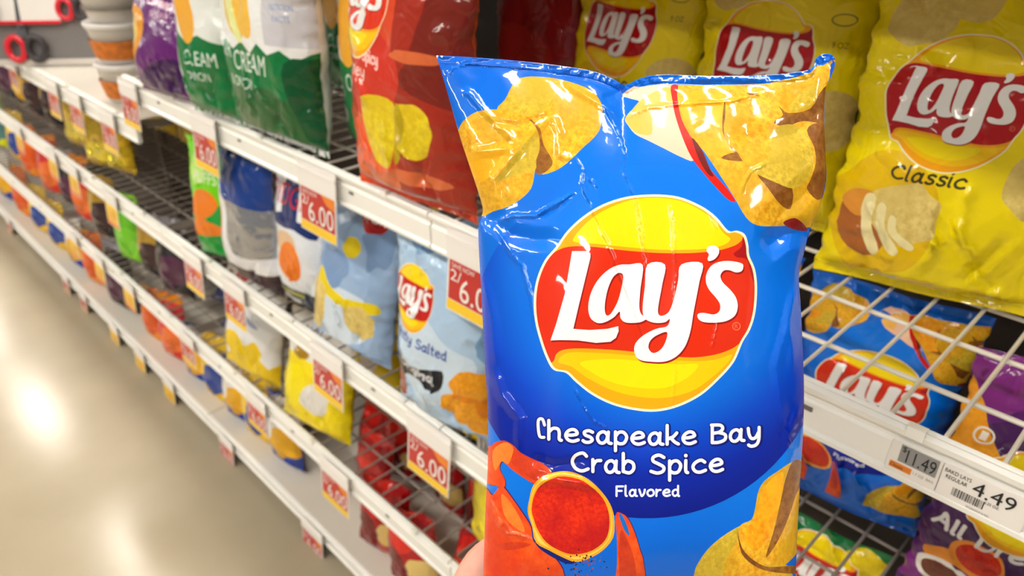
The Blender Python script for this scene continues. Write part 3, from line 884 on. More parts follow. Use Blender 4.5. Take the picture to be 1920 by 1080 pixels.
def art_sour():
    L = [(F((10, 120, 62)), [[zig(-2, 40, 20.5, 1.2, 15, -5)]]),
         (F((40, 100, 50)), [[poly((6, 12), (20, 14), (28, 8), (26, 2), (8, 2))]]),
         (F((4, 84, 44)), [[poly((24, 19), (30, 20), (36, 22), (36, 2), (28, 3), (25, 9))]]),
         (F((40, 110, 200)), [[rect(-2, 43.5, 22, 50)]]),
         (CHP(), [[poly((4, 34), (8, 36), (12, 32), (14, 26), (13, 22), (9, 22.4), (5, 27))]]),
         (F((248, 196, 66)), [[ell(12.8, 27.5, 3.4, 6.0, 26, .5)], [blob(14.5, 37.2, 2.4, 1.6, 3)]]),
         (F((70, 110, 40)), [[poly((13, 34.5), (16, 33.6), (18, 32), (17.6, 31.4), (14.6, 32.4), (12.8, 33.6))]]),
         (F((236, 240, 160)), [[poly((2.5, 40), (5, 40), (6.5, 33), (10.5, 25.6), (12.6, 21.6), (10.8, 21.4), (6.5, 27), (3, 34))]]),
         (F((214, 214, 222)), [[rect(20, 21.6, 28.4, 34.5)]]), (F((120, 150, 205)), [[ell(23.6, 30.6, 2.4, 1.0, 20), ell(23.6, 30.6, 2.0, .75, 20)]]+txt('NUTRITION', 21.8, 27.2, 4.2, 1)+txt('FACTS', 22.4, 25.4, 3, 1)),
         (F((232, 244, 236)), txt('SOUR', 3.6, 18.0, 5.0, 3.0)+txt('CREAM', 9.2, 16.2, 10.4, 3.4)+txt('& ONION', 6.8, 13.2, 8.6, 1.9))]
    return [(l[0], [map_shape(sh, lambda P: P+np.array([1.6, -3.0])) for sh in l[1]]) for l in L]
def art_sour2():
    return [(F((10, 120, 62)), [[zig(-2, 40, 15.5, 1.0, 9, -5)]]), (F((200, 210, 205)), [[poly((-1, 12), (4, 13), (5, 6), (0, 5))]]), (F((40, 110, 200)), [[rect(-2, 31, 22, 46)]]),
            (F((248, 180, 50)), [[ell(7.5, 20.5, 3.6, 6.4, 26, .25)], [blob(10.5, 30.5, 2.2, 2.6, 3)]]), (F((70, 110, 40)), [[blob(8.5, 27.6, 2.2, .6, 2, rot=-.5)]]), (F((224, 226, 214)), [[ell(7, 29.8, 2.4, 2.4, 20)]]),
            (F((232, 244, 236)), txt('CREAM', 7.4, 10.6, 8.6, 2.6)+txt('ONION', 8, 7.8, 5.4, 1.6))]
def art_purple():
    return [(F((60, 10, 80)), [[poly((6, 2), (20, 1), (24, 7), (22, 12), (10, 8))]]),
            (CHO(), [[poly((-1, 22), (3, 24), (9, 22), (8.5, 16), (5, 9), (1, 5), (-1, 8))]]),
            (F((255, 225, 130)), [[poly((2.2, 20), (5, 21), (5.5, 16), (4, 12), (2.6, 14))]]),
            (F((240, 200, 220)), stx('Cinnamon', 10.5, 20.5, 25, 1.5, .5, -.1)),
            (F((220, 170, 190)), txt('SUGAR', 12, 21.6, 7, 1.6))]
def art_puffs():
    return [(F((120, 220, 20)), [[rect(-2, 17, 30, 40)]]), (F((190, 240, 120)), [[blob(6, 26, 3.4, 4.6, 3)]]),
            (F((236, 104, 90)), [[blob(17, 27.5, 3.4, 4, 8)]]),
            (F((242, 130, 20)), [[poly((1, 14), (5, 19.5), (11, 20), (14, 17), (10, 13), (4, 12))], [poly((1, 8.5), (6, 12.4), (12, 11.6), (17, 9.6), (11, 8), (4, 7))]]),
            (F((250, 240, 230)), txt('PUFFS', 5, 22, 9, 3))]
def art_ridge():
    return [(F((20, 60, 140)), [[rect(-2, 21, 40, 40)]]), (F((60, 40, 48)), [[rect(-2, -2, 40, 6.4)]]),
            (F((236, 236, 240)), [[poly((-1, 26), (6, 22), (8, 12), (12, 8.4), (24, 10), (24, 6), (8, 5.6), (-1, 8))]]),
            (F((236, 120, 70)), [[poly((.2, 21), (3.4, 19), (4.6, 13), (3, 9.4), (.4, 11))]])]
def art_cheddar():
    return [(F((22, 46, 110)), [[rect(7, 15.5, 14, 40)], [poly((3, 22), (8, 23.4), (15, 22.6), (20, 23), (20, 19.6), (13, 20.6), (8, 20), (3, 20.4))]]),
            (F((230, 234, 240)), [[ell(11, 13, 12, 9, 40)]]), (F((44, 52, 70)), [[rect(-3, -2, 30, 6.0)]]),
            (F((150, 150, 60)), [[rect(3, 4.4, 14, 5.4)]]), (F((205, 205, 210)), [[rect(4, .6, 12, 3.6)]]),
            (F((226, 190, 150)), [[blob(9, 16.6, 5, 3, 4)]]), (mottled('cheese_ball', (232, 108, 10), (246, 136, 20), 90, 'shelf'), [[ell(10.6, 12.8, 5.0, 4.6, 28)]]),
            (F((22, 46, 110)), [[poly((3, 22), (8, 23.4), (15, 22.6), (20, 23), (20, 19.6), (13, 20.6), (8, 20), (3, 20.4))]]),
            (F((198, 40, 50)), txt('RIDGES', 1.5, 25, 18, 4.6))]
def art_whiteyel():
    return [(F((236, 200, 0)), [[zig(-2, 30, 7, 2, 8, -4)], [poly((3, 10), (9, 12.5), (14, 10), (18, 12), (20, 8), (10, 5))], [blob(6, 16, 3.5, 1.6, 5)]]),
            (F((30, 60, 140)), [[poly((-1, 18), (5, 23), (9, 21), (4, 16)), ]]), (F((150, 160, 190)), [[blob(13, 17, 6, .8, 4, rot=-.2)]]),
            (F((205, 60, 60)), [[poly((4, 24), (10, 27), (13, 32), (3, 32))]])]
def art_yelwhite():
    return [(F((236, 232, 224)), [[poly((-1, 20), (6, 19), (14, 18), (22, 17), (22, 34), (-1, 34))], [poly((10, 10), (15, 14), (20, 12), (17, 6), (11, 7))]]),
            (F((250, 230, 0)), [[blob(6, 11.5, 5, 5.6, 6, rough=.18)], [blob(13, 17, 4, 1.8, 8, rough=.2)]]), (F((170, 130, 20)), [[blob(8, 19.5, 3, 1.3, 5)]]),
            (F((46, 60, 150)), txt('WAVY', 2.5, 22, 11, 4.2))]
def art_two(c1, c2, cb, word=None, cw=(245, 245, 240)):
    def f():
        L = [(F(c1), [[rect(-2, 17, 40, 40)]]), (F(c2), [[poly((2, 19), (9, 22), (18, 19), (19, 8), (10, 5), (3, 8))]]), (F(cb), [[blob(10, 8.5, 6, 4.4, 5, rough=.2)]])]
        if word: L.append((F(cw), txt(word, 3, 21, 13, 4.4)))
        return L
    return f
def art_gold():
    return [(F((255, 232, 60), 'foil'), [[poly((2, 6), (12, 10), (20, 5), (18, 2), (6, 2))], [poly((4, 22), (12, 26), (18, 22), (10, 19))]]), (F((190, 30, 40)), [[ell(11, 26, 5, 2.6, 24)]]), (F((245, 225, 190)), txt('PORK', 7.4, 24.6, 7, 2.6))]
def art_red():
    return [(F((226, 34, 24)), [[blob(8, 20, 6, 7, 4, rough=.2)]]), (F((232, 200, 120)), [[blob(14, 9, 5, 4, 6)], [blob(4, 29, 3, 2, 2)]]), (F((120, 8, 14)), [[poly((-1, 10), (6, 14), (10, 5), (4, -1), (-1, 0))]])]

TYPES = {
 'classic': (24.5, 39, 9, (250, 226, 0), art_classic, 'shelf'),
 'bay': (22.5, 37, 7.5, (0, 100, 226), art_bay, 'shelf'),
 'dressed': (23, 37, 8, (96, 32, 116), art_dressed, 'shelf'),
 'greenlays': (21, 35, 7, (10, 116, 62), art_green, 'shelf'),
 'salted': (23, 33, 9, (176, 206, 236), art_salted, 'shelf'),
 'wavy': (25, 33, 9, (158, 188, 226), art_wavy, 'shelf'),
 'orange': (26.5, 41, 9.5, (226, 74, 34), art_orange, 'shelf'),
 'sour': (30, 42, 12, (244, 246, 246), art_sour, 'shelf'),
 'sour2': (18, 36, 9, (240, 244, 240), art_sour2, 'shelf'),
 'purple': (27, 30, 9, (104, 26, 116), art_purple, 'shelf'),
 'puffs': (18, 33, 8, (16, 160, 60), art_puffs, 'shelf'),
 'ridge': (22, 33, 9, (176, 178, 186), art_ridge, 'foil'),
 'cheddar': (22, 33, 9, (244, 246, 250), art_cheddar, 'shelf'),
 'whiteyel': (24, 29, 9, (232, 232, 232), art_whiteyel, 'shelf'),
 'yelwhite': (24, 29, 9, (246, 220, 0), art_yelwhite, 'shelf'),
 'gold': (22, 30, 8, (240, 200, 30), art_gold, 'foil'),
 'red': (18, 26, 7, (180, 16, 24), art_red, 'shelf'),
 'darkred': (23, 42, 9, (140, 20, 26), art_two((150, 24, 26), (176, 40, 34), (110, 12, 18)), 'shelf'),
 'steel': (24, 42, 8, (120, 116, 112), art_two((150, 146, 142), (170, 168, 164), (100, 96, 92)), 'foil'),
 'smallgreen': (14, 24, 6, (20, 150, 60), art_two((30, 160, 70), (240, 200, 30), (240, 130, 20)), 'shelf'),
 'smallyel': (14, 24, 6, (60, 40, 34), art_two((120, 20, 24), (250, 214, 10), (250, 190, 0)), 'shelf'),
 'smallblack': (14, 24, 6, (34, 32, 38), art_two((50, 46, 40), (190, 150, 40), (60, 34, 40)), 'shelf'),
 'smallblack2': (15, 24, 6, (36, 34, 40), art_two((150, 146, 156), (46, 42, 48), (84, 40, 70)), 'shelf'),
 'smallred': (14, 24, 6, (220, 50, 34), art_two((246, 150, 30), (232, 60, 60), (250, 120, 50)), 'shelf'),
 'smalllime': (15, 24, 6, (130, 210, 20), art_two((150, 226, 30), (100, 190, 20), (120, 210, 40)), 'shelf'),
 'smallorange': (14, 22, 6, (240, 140, 20), art_two((250, 190, 30), (240, 120, 30), (230, 90, 20)), 'shelf'),
 'smallblue': (14, 22, 6, (20, 60, 160), art_two((24, 60, 170), (240, 236, 230), (240, 180, 20)), 'shelf'),
 'smallyb': (15, 22, 6, (240, 190, 20), art_two((240, 190, 30), (250, 210, 60), (30, 70, 160)), 'shelf'),
 'flatblue': (20, 28, 6, (40, 50, 90), art_two((44, 54, 110), (200, 190, 180), (170, 110, 70)), 'shelf'),
 'smallneon': (14, 24, 6, (230, 236, 10), art_two((240, 244, 0), (150, 200, 120), (90, 140, 140)), 'shelf'),
}

def bag_mesh(kind, seed, step):
    W, H, T, base, art, mode = TYPES[kind]
    rng = random.Random(seed*17+3)
    cre = []
    for _ in range(40 if step < 1.1 else 22):
        edge = rng.random()
        if edge < .55:
            x = rng.uniform(1, W-1); y = rng.choice([rng.uniform(1.5, H*.22), rng.uniform(H*.75, H-1.5)])
            a = rng.gauss(PI/2, .5)
        else:
            x = rng.choice([rng.uniform(0, W*.25), rng.uniform(W*.75, W)]); y = rng.uniform(2, H-2)
            a = rng.gauss(0, .7)
        ln = rng.uniform(2, 7)
        cre.append(((x, y), (x+math.cos(a)*ln, y+math.sin(a)*ln), rng.uniform(.2, .8)*rng.choice([1, 1, -1]), rng.uniform(.4, 1.5)))
    ph = [rng.uniform(0, 6) for _ in range(6)]
    fk = rng.uniform(.9, 1.5)
    sg = rng.uniform(-.35, .35)
    def shape(u, v, side):
        s = np.clip(2*u/W-1, -1, 1); t = np.clip(v/H, 0, 1)
        tt = np.clip((t-.03)/.94, 0, 1)
        wf = 1-.075*np.sin(PI*t)**.7
        g = np.minimum(np.sin(PI*(.12+.88*tt))**.5*(1.12-.25*t), 1.1)*np.clip(tt/.045, 0, 1)**.5
        g = np.where(tt <= 0, 0, g)
        a = np.clip(1-np.abs(s)**2.5, 0, 1)**.58
        y = T/2*a*g
        env = np.exp(-tt/.13)+np.exp(-(1-tt)/.13)
        y = y+a*.32*np.sin(u*fk+ph[0]+.4*np.sin(v*.5))*env*np.clip(tt*12, 0, 1)*np.clip((1-tt)*12, 0, 1)
        y = y+a*g*(.22*np.sin(u*.35+v*.22+ph[1])+.18*np.sin(v*.42-u*.2+ph[2]))
        if side > 0:
            for p, q, amp, w in cre:
                lo = (min(p[0], q[0])-w, min(p[1], q[1])-w); hi = (max(p[0], q[0])+w, max(p[1], q[1])+w)
                m = (u > lo[0]) & (u < hi[0]) & (v > lo[1]) & (v < hi[1])
                if m.any():
                    d, par = seg_dist(u[m], v[m], [p, q])
                    k = np.clip(1-d/w, 0, 1)
                    y[m] += amp*k*np.clip(np.minimum(par, 1-par)*5+.2, 0, 1)*a[m]
        y = y+np.where((t < .03) | (t > .97), .05*np.sin(v*9), 0)
        bend = .6*sg*np.sin(PI*t)+.5*np.sin(u*.4+ph[3])*(np.exp(-(1-t)/.06)+.6*np.exp(-t/.06))
        x = (u-W/2)*wf+.22*np.sin(v*1.1+ph[5])*np.sign(s)*np.abs(s)**4*np.sin(PI*t)+.18*np.sin(v*2.3+ph[2]+s)*np.abs(s)**4+.25*np.sin(v*.5+ph[4])*np.sin(PI*t)
        return np.stack([x, -side*y+bend, v-.35*np.abs(s)**3*0], 1)/100
    cuts = [[(.01, y), (W-.01, y)] for y in (1.1, H-1.3)]
    V, T_, idx, ol = sheet(rect(0, 0, W, H), art(), step, cuts)
    Vb, Tb, ib, _ = sheet(rect(0, 0, W, H), [], max(step, 1.6), cuts)
    L = art()
    uvs = (1/W, 1/H)
    if kind == 'bay':
        # gradient inks are laid out in the held bag's print units
        def wrapuv(me):
            ul = me.uv_layers['UVMap'].data
            n = len(ul); a = np.zeros(n*2); ul.foreach_get('uv', a); a = a.reshape(-1, 2)
            a[:, 0] = (903+a[:, 0]*594)/1000; a[:, 1] = (1150-(a[:, 1]*37-4.5)/32.5*1045)/1000
            ul.foreach_set('uv', a.ravel())
    SH = [(V, T_, idx, [F(base, mode)]+[x[0] for x in L], lambda u, v: shape(u, v, 1), np.array([0, -1.0, 0]), .05),
          (Vb, Tb, ib, [F(base, mode)], lambda u, v: shape(u, v, -1), np.array([0, 1.0, 0]), .05)]
    out = []
    for nm, kp in (('pouch', lambda C: (C[:, 1] >= 1.1) & (C[:, 1] <= H-1.3)), ('top_seal', lambda C: C[:, 1] > H-1.3), ('bottom_seal', lambda C: C[:, 1] < 1.1)):
        me = surface_mesh('chip_bag_%s_%s' % (kind, nm), band(SH, kp), uvs)
        if kind == 'bay': wrapuv(me)
        out.append((nm, me))
    return out

GROUPS = {'classic': 'yellow chip bags on the top shelf', 'bay': 'blue chip bags on the second shelf', 'red': 'red bags on the base deck', 'gold': 'gold foil bags on the second shelf', 'greenlays': 'green chip bags on the third shelf',
 'sour': 'white and green bags on the top shelf', 'sour2': 'white and green bags on the top shelf', 'salted': 'light blue bags on the second shelf', 'wavy': 'light blue bags on the second shelf', 'yelwhite': 'yellow bags on the third shelf',
 'flatblue': 'slumped flat bags on the third shelf'}
for _k in TYPES:
    if _k.startswith('small'): GROUPS[_k] = 'small snack bags in the far rows'
_bagcache = {}
ZA, ZB, ZC, ZD = 1.181, 0.766, 0.421, 0.096
def bag(kind, x, y, z, yaw, lean, label, group=None, seed=0, step=1.4, cat='chip bag', s=1.0, roll=0.0, name='potato_chip_bag', sx=1.0, sz=1.0):
    k = (kind, seed, step)
    if k not in _bagcache: _bagcache[k] = bag_mesh(kind, seed, step)
    o = empty(name, (x, y, z+.004), (-math.radians(lean), math.radians(roll), math.radians(yaw)))
    o.scale = (s*sx, s, s*sz)
    for nm, me in _bagcache[k]: link(nm, me, o)
    return tag(o, label, cat, group or GROUPS.get(kind))
# ------------------------------------------------------------------ shelving run
WHITE = plain('shelf_white_enamel', (250, 249, 244), .32, coat=.3, noise=.03)
WIREM = plain('wire_coated', (236, 231, 222), .35, noise=.05, nscale=30)
WIREDK = plain('wire_coated_dark', (150, 140, 132), .4, noise=.05, nscale=30)  # darker copy of the white wire coating, for lower shelves and brackets
DARK = plain('back_panel_brown', (62, 52, 46), .6, noise=.1)
DECK = plain('deck_enamel', (214, 208, 196), .4, noise=.04, nscale=4)
GREY = plain('upright_grey', (110, 102, 98), .45)
RY = 0.650                    # front plane of the price rails
BX = [1.61, .39, -.83, -2.05, -3.27, -4.49, -5.71, -6.93, -8.15]
ORD = ['nearest', 'second', 'third', 'fourth', 'fifth', 'sixth', 'seventh', 'eighth']
RAILP = [(0, 0), (-.001, -.004), (-.006, -.002), (-.009, -.006), (-.008, -.012), (-.004, -.0145), (-.0015, -.018), (-.0015, -.024), (-.004, -.0265), (-.004, -.056), (-.007, -.059), (-.007, -.064), (0, -.066), (.006, -.062), (.006, -.004)]
def wire_shelf(x0, x1, ztop, label, drop=0.0, solid=False, wm=WIREM):
    z = ztop-drop
    root = empty('wire_shelf' if not solid else 'metal_shelf', ((x0+x1)/2, RY+.22, z))
    tag(root, label, 'shelf')
    ox, oy, oz = -(x0+x1)/2, -(RY+.22), -z
    a, b = x0+.002, x1-.002
    m = MB(); m.prism([(RY+p[0]+oy, z+p[1]+oz) for p in RAILP], a+ox, b+ox, WHITE)
    # small stamped slots and snap-on clips of the ticket channel
    for i in range(3):
        cx = a+.2+i*.4
        m.box(cx+ox, cx+.012+ox, RY-.0055+oy, RY-.003+oy, z-.036+oz, z-.031+oz, GREY)
    rail = m.build('price_rail', root)
    if x0 > -3.3:
        for i in range(3):
            cx = a+.3+i*.4
            m = MB(); m.box(cx+ox, cx+.016+ox, RY-.011+oy, RY-.002+oy, z-.010+oz, z+.002+oz, WHITE); m.build('ticket_clip', rail)
    if solid:
        m = MB(); m.box(a+ox, b+ox, RY+.006+oy, 1.10+oy, z-.006+oz, z-.002+oz, DECK); m.build('deck', root)
    else:
        m = MB()
        n = int(round((b-a)/.048))
        for i in range(1, n):
            x = a+(b-a)*i/n
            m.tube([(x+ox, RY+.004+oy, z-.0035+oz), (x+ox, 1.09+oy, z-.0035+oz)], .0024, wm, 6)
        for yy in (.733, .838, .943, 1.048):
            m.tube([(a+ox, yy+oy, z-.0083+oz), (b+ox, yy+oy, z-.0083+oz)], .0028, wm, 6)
        m.tube([(a+ox, 1.088+oy, z-.006+oz), (b+ox, 1.088+oy, z-.006+oz)], .004, wm, 6)
        m.build('wire_grid', root)
    for x in (a+.006, b-.006):
        m = MB()
        prof = [(RY+.02, z-.012), (1.10, z-.012), (1.10, z-.075), (1.02, z-.06), (RY+.03, z-.03)]
        m.prism([(p[0]+oy, p[1]+oz) for p in prof], x-.0015+ox, x+.0015+ox, WIREDK)
        m.build('bracket', root)
    return root
names = {ZA: 'top', ZB: 'second', ZC: 'third'}
for i in range(len(BX)-1):
    x1, x0 = BX[i], BX[i+1]
    far = x1 < -2
    pos = ['outside the picture beyond the purple bag', 'below the large yellow bags beside the held bag', 'under the orange and green bags', 'left of the green bags, under the grey display board', 'in the far part of the aisle', 'in the farther part of the aisle', 'near the end of the aisle', 'at the far end of the aisle'][i]
    for z in (ZA, ZB, ZC):
        if z == ZA and x1 < -2:
            wire_shelf(x0, x1, z, 'solid white upper shelf, %s' % pos if i == 3 else 'solid white upper shelf, %s' % pos, drop=.12, solid=True)
        else:
            wire_shelf(x0, x1, z, '%s white wire shelf, %s' % ({ZA: 'top', ZB: 'second', ZC: 'third'}[z], pos), wm=WIREDK if z < ZA else WIREM)
    # base deck
    root = empty('base_shelf', ((x0+x1)/2, RY+.22, ZD))
    tag(root, 'beige metal base deck, %s' % pos, 'shelf')
    ox, oy, oz = -(x0+x1)/2, -(RY+.22), -ZD
    a, b = x0+.002, x1-.002
    m = MB(); m.prism([(RY+p[0]+oy, ZD+p[1]*.8+oz) for p in RAILP], a+ox, b+ox, WHITE); m.build('price_rail', root)
    m = MB(); m.box(a+ox, b+ox, RY+.006+oy, 1.10+oy, ZD-.008+oz, ZD-.002+oz, DECK)
    m.box(a+ox, b+ox, RY+.14+oy, RY+.146+oy, ZD-.002+oz, ZD+.0005+oz, DECK)
    m.build('deck', root)
    m = MB(); m.box(a+ox, b+ox, RY+.05+oy, RY+.065+oy, .001+oz, ZD-.008+oz, GREY); m.build('kick_plate', root)
    # back panel
    m = MB(); m.box(x0+.012, x1-.012, 1.125, 1.14, .1, 2.05, DARK)
    o = m.build('back_panel'); tag(o, 'dark brown back panel, %s' % pos, 'panel')
for i in range(3):  # unseen solid shelves, added so the deep bags below lie in shade
    x1, x0 = BX[i], BX[i+1]
    wire_shelf(x0, x1, 1.65, 'unseen highest shelf above the %s, added to shade the top row' % ['right edge', 'yellow bags', 'orange and green bags'][i], solid=True)
for i, x in enumerate(BX):
    m = MB(); m.box(x-.018, x+.018, 1.105, 1.16, 0.0, 2.1, GREY)
    o = m.build('shelf_upright', None); tag(o, 'grey slotted steel upright at the joint %s' % ['outside the frame', 'right of the large yellow bags', 'behind the orange bag', 'left of the purple bag', 'past the gold bags', 'past the small black bags', 'in the blurred distance', 'far down the aisle', 'at the end of the aisle'][i], 'post', 'steel uprights of the shelving')

# ------------------------------------------------------------------ floor, ceiling, lamps
def structure(o): o['kind'] = 'structure'; return o
m, nt, b = newmat('polished_concrete')
tc = N(nt, 'ShaderNodeTexCoord'); no = N(nt, 'ShaderNodeTexNoise'); no.inputs['Scale'].default_value = 1.6; no.inputs['Detail'].default_value = 6
cr_ = N(nt, 'ShaderNodeValToRGB'); cr_.color_ramp.elements[0].position = .3; cr_.color_ramp.elements[0].color = lin((158, 146, 124)); cr_.color_ramp.elements[1].position = .7; cr_.color_ramp.elements[1].color = lin((176, 164, 142))
nt.links.new(tc.outputs['Object'], no.inputs['Vector']); nt.links.new(no.outputs['Fac'], cr_.inputs['Fac']); nt.links.new(cr_.outputs['Color'], b.inputs['Base Color'])
b.inputs['Roughness'].default_value = .17; b.inputs['Specular IOR Level'].default_value = .2
mb = MB(); mb.box(-22, 6, -6, 1.3, -.05, 0, m); structure(mb.build('floor'))
CEIL = plain('ceiling_white', (150, 147, 142), .9)
mb = MB(); mb.box(-22, 6, -6, 6, 4.23, 4.28, CEIL); structure(mb.build('ceiling'))
mb = MB(); mb.box(-22, 6, 1.3, 1.4, 0, .09, GREY); structure(mb.build('baseboard_rear'))
LAMP = emit('fluorescent_tube_glow', (255, 248, 236), 56)
HOUS = plain('lamp_housing', (220, 220, 216), .5)
lm = MB(); lm.box(-.66, .66, -.19, .19, .02, .08, HOUS); lhouse = lm.mesh('lamp_housing')
lm = MB(); lm.box(-.62, .62, -.15, .15, .0, .018, LAMP); ldiff = lm.mesh('lamp_diffuser')
k = 0
for X0 in (-18.2, -15.2, -12.1, -9.2, -6.1, -3.0, 0.1, 3.2):
    for Y, dx in ((1.0, 0.0), (-1.9, -1.45), (-4.6, -1.6)):
        X = X0+dx
        r = empty('ceiling_light', (X, Y, 4.14)); tag(r, 'long white fluorescent ceiling light glowing above the aisle', 'ceiling light', 'fluorescent ceiling lights over the aisle')
        link('housing', lhouse, r); link('diffuser', ldiff, r)
w = bpy.data.worlds.new('World'); sc.world = w; w.use_nodes = True
bg = w.node_tree.nodes['Background']; bg.inputs['Color'].default_value = (1.0, .97, .92, 1); bg.inputs['Strength'].default_value = 0.2

# ------------------------------------------------------------------ price tags
TR = plain('tag_red', (196, 34, 30), .4, coat=.4); TY = plain('tag_yellow', (252, 208, 30), .4, coat=.4); TO = plain('tag_orange', (240, 134, 24), .4, coat=.4)
TW = plain('tag_white', (246, 242, 238), .4, coat=.4); TK = plain('tag_black', (28, 28, 30), .5); TG = plain('tag_grey', (150, 150, 150), .5)
def flat_text(mb, s, x0, z0, w, h, y, mat, shear=0.0):
    v, f, sz = font_mesh(s)
    mb.add([(x0+p[0]/sz[0]*w+shear*p[1]/sz[1]*h, y, z0+p[1]/sz[1]*h) for p in v], f, mat)
def make_tag_meshes(col='red'):
    c = MB()
    c.box(-.060, .060, -.0012, 0, -.118, -.022, TW)
    y = -.0017
    q = lambda x0, x1, z0, z1, m_, yy=y: c.add([(x0, yy, z0), (x1, yy, z0), (x1, yy, z1), (x0, yy, z1)], [(0, 1, 2, 3)], m_)
    if col == 'red':
        q(-.056, .056, -.098, -.034, TR); q(-.058, .058, -.116, -.099, TY)
        c.add([(.012, y-.0003, -.034), (.056, y-.0003, -.034), (.056, y-.0003, -.056), (.03, y-.0003, -.050)], [(0, 1, 2, 3)], TO)
        flat_text(c, 'SAVE NOW', -.050, -.045, .050, .008, y-.0005, TW)
        flat_text(c, '2/', -.052, -.066, .024, .018, y-.0005, TW)
        flat_text(c, '6.00', -.030, -.094, .082, .038, y-.0006, TW)
    else:
        q(-.056, .056, -.098, -.034, TY); q(-.058, .058, -.116, -.099, TO)
        flat_text(c, '5.00', -.040, -.090, .076, .036, y-.0006, TO)
    card = c.mesh('tag_card_'+col)
    h = MB(); h.box(-.063, .063, -.0035, -.0018, -.030, .016, TW); h.box(-.063, .063, -.006, -.0035, -.002, .004, TW)
    return card, h.mesh('tag_holder')
TAGM = {'red': make_tag_meshes('red'), 'yellow': make_tag_meshes('yellow')}
def price_tag(x, z, label, col='red', tilt=0, s=1.0, yaw=0, name='price_tag'):
    r = empty(name, (x, RY-.012, z-.022), (math.radians(tilt), 0, math.radians(yaw)))
    r.scale = (s, s, s)
    tag(r, label, 'price tag', 'sale tags hanging from the price rails')
    link('printed_card', TAGM[col][0], r); link('holder', TAGM[col][1], r)
    return r
A2 = ZA-.12
for x, z, lab, col, s in [
    (-.715, ZA, 'red and yellow 6.00 sale tag half hidden behind the held bag', 'red', 1),
    (-1.135, ZA, 'red and yellow 6.00 sale tag hanging over the orange and white ridged chip bag', 'red', 1),
    (-1.585, ZA, 'red and yellow sale tag hanging beside the green puffs bag', 'red', .95),
    (-2.005, ZA, 'red and yellow sale tag on the top rail below the purple bag', 'red', .9),
    (-2.235, A2, 'small red and orange sale tag in front of the gold bags', 'red', .9),
    (-2.50, A2, 'small blurred sale tag on the upper white shelf, second from the gold bags', 'red', .9),
    (-2.71, A2, 'small blurred sale tag on the upper white shelf, third from the gold bags', 'red', .9),
    (-3.15, A2, 'faint far sale tag at the left end of the upper white shelf', 'red', .85),
    (-.857, ZB, 'large red and yellow 6.00 sale tag hanging above the wire shelf of red bags', 'red', 1),
    (-1.193, ZB, 'red sale tag hanging over the yellow and white bag with blue lettering', 'red', .95),
    (-1.607, ZB, 'red and orange sale tag beside the white and yellow bag on the third shelf', 'red', .9),
    (-1.837, ZB, 'blurred red and yellow sale tag above the flat blue bags', 'red', .9),
    (-2.419, ZB, 'yellow sale tag hanging over the lime green bag', 'yellow', .85),
    (-2.765, ZB, 'yellow sale tag hanging near the small red bags', 'yellow', .8),
    (-2.985, ZB, 'pale yellow sale tag left of the small red bags', 'yellow', .8),
    (-3.40, ZB, 'orange tinted sale tag over the neon yellow bag', 'yellow', .8),
    (-1.237, ZC, 'red and yellow sale tag hanging from the third rail above the dark red bags', 'red', .95),
    (-1.614, ZC, 'red sale tag on the third rail beside a small blue bag', 'red', .85),
    (-2.039, ZC, 'blurred red sale tag on the third rail behind an orange bag', 'red', .8),
    (-2.50, ZC, 'blurred yellow sale tag on the third rail above the black bag', 'yellow', .8),
    (-2.78, ZC, 'blurred yellow sale tag on the third rail left of the black bag', 'yellow', .8),
    (-3.05, ZC, 'faint yellow sale tag on the third rail near a blue bag', 'yellow', .75),
    (-1.414, ZD, 'red and yellow sale tag on the lowest rail nearest the camera', 'red', .85),
    (-1.914, ZD, 'red sale tag on the lowest rail, second from the camera', 'red', .75),
    (-2.346, ZD, 'yellow sale tag on the lowest rail, nearest of three yellow ones', 'yellow', .75),
    (-2.603, ZD, 'yellow sale tag on the lowest rail, middle of three yellow ones', 'yellow', .75),
    (-2.859, ZD, 'yellow sale tag on the lowest rail, farthest of three yellow ones', 'yellow', .75),
    (-3.204, ZD, 'faint pink sale tag on the lowest rail beside the bright floor reflection', 'red', .7),
    (-3.425, ZD, 'faint pink sale tag on the lowest rail left of its neighbour', 'red', .7),
    (-4.298, ZD, 'tiny pink sale tag on the lowest rail at the far left', 'red', .7)]:
    price_tag(x, z, lab, col, tilt=-6, s=s)
# white shelf labels in the ticket channel, right of the held bag
def shelf_label(x0, x1, label, draw):
    m = MB(); y = RY-.0062
    m.box(x0, x1, y, y+.0012, ZA-.060, ZA-.022, TW)
    draw(m, y-.0004)
    tag(m.build('shelf_label'), label, 'shelf label')
def d1(m, y):
    m.add([(-.128, y, ZA-.043), (-.094, y, ZA-.043), (-.094, y, ZA-.023), (-.128, y, ZA-.023)], [(0, 1, 2, 3)], TG)
    flat_text(m, '$', -.1265, ZA-.031, .004, .007, y-.0003, TK)
    flat_text(m, '11.49', -.1215, ZA-.041, .026, .015, y-.0003, TK)
    m.add([(-.134, y, ZA-.0525), (-.114, y, ZA-.0525), (-.114, y, ZA-.0455), (-.134, y, ZA-.0455)], [(0, 1, 2, 3)], TO)
    flat_text(m, 'Classic', -.133, ZA-.051, .012, .004, y-.0003, TK)
    flat_text(m, '1.7 OZ  BAG', -.112, ZA-.050, .018, .003, y-.0003, TG)
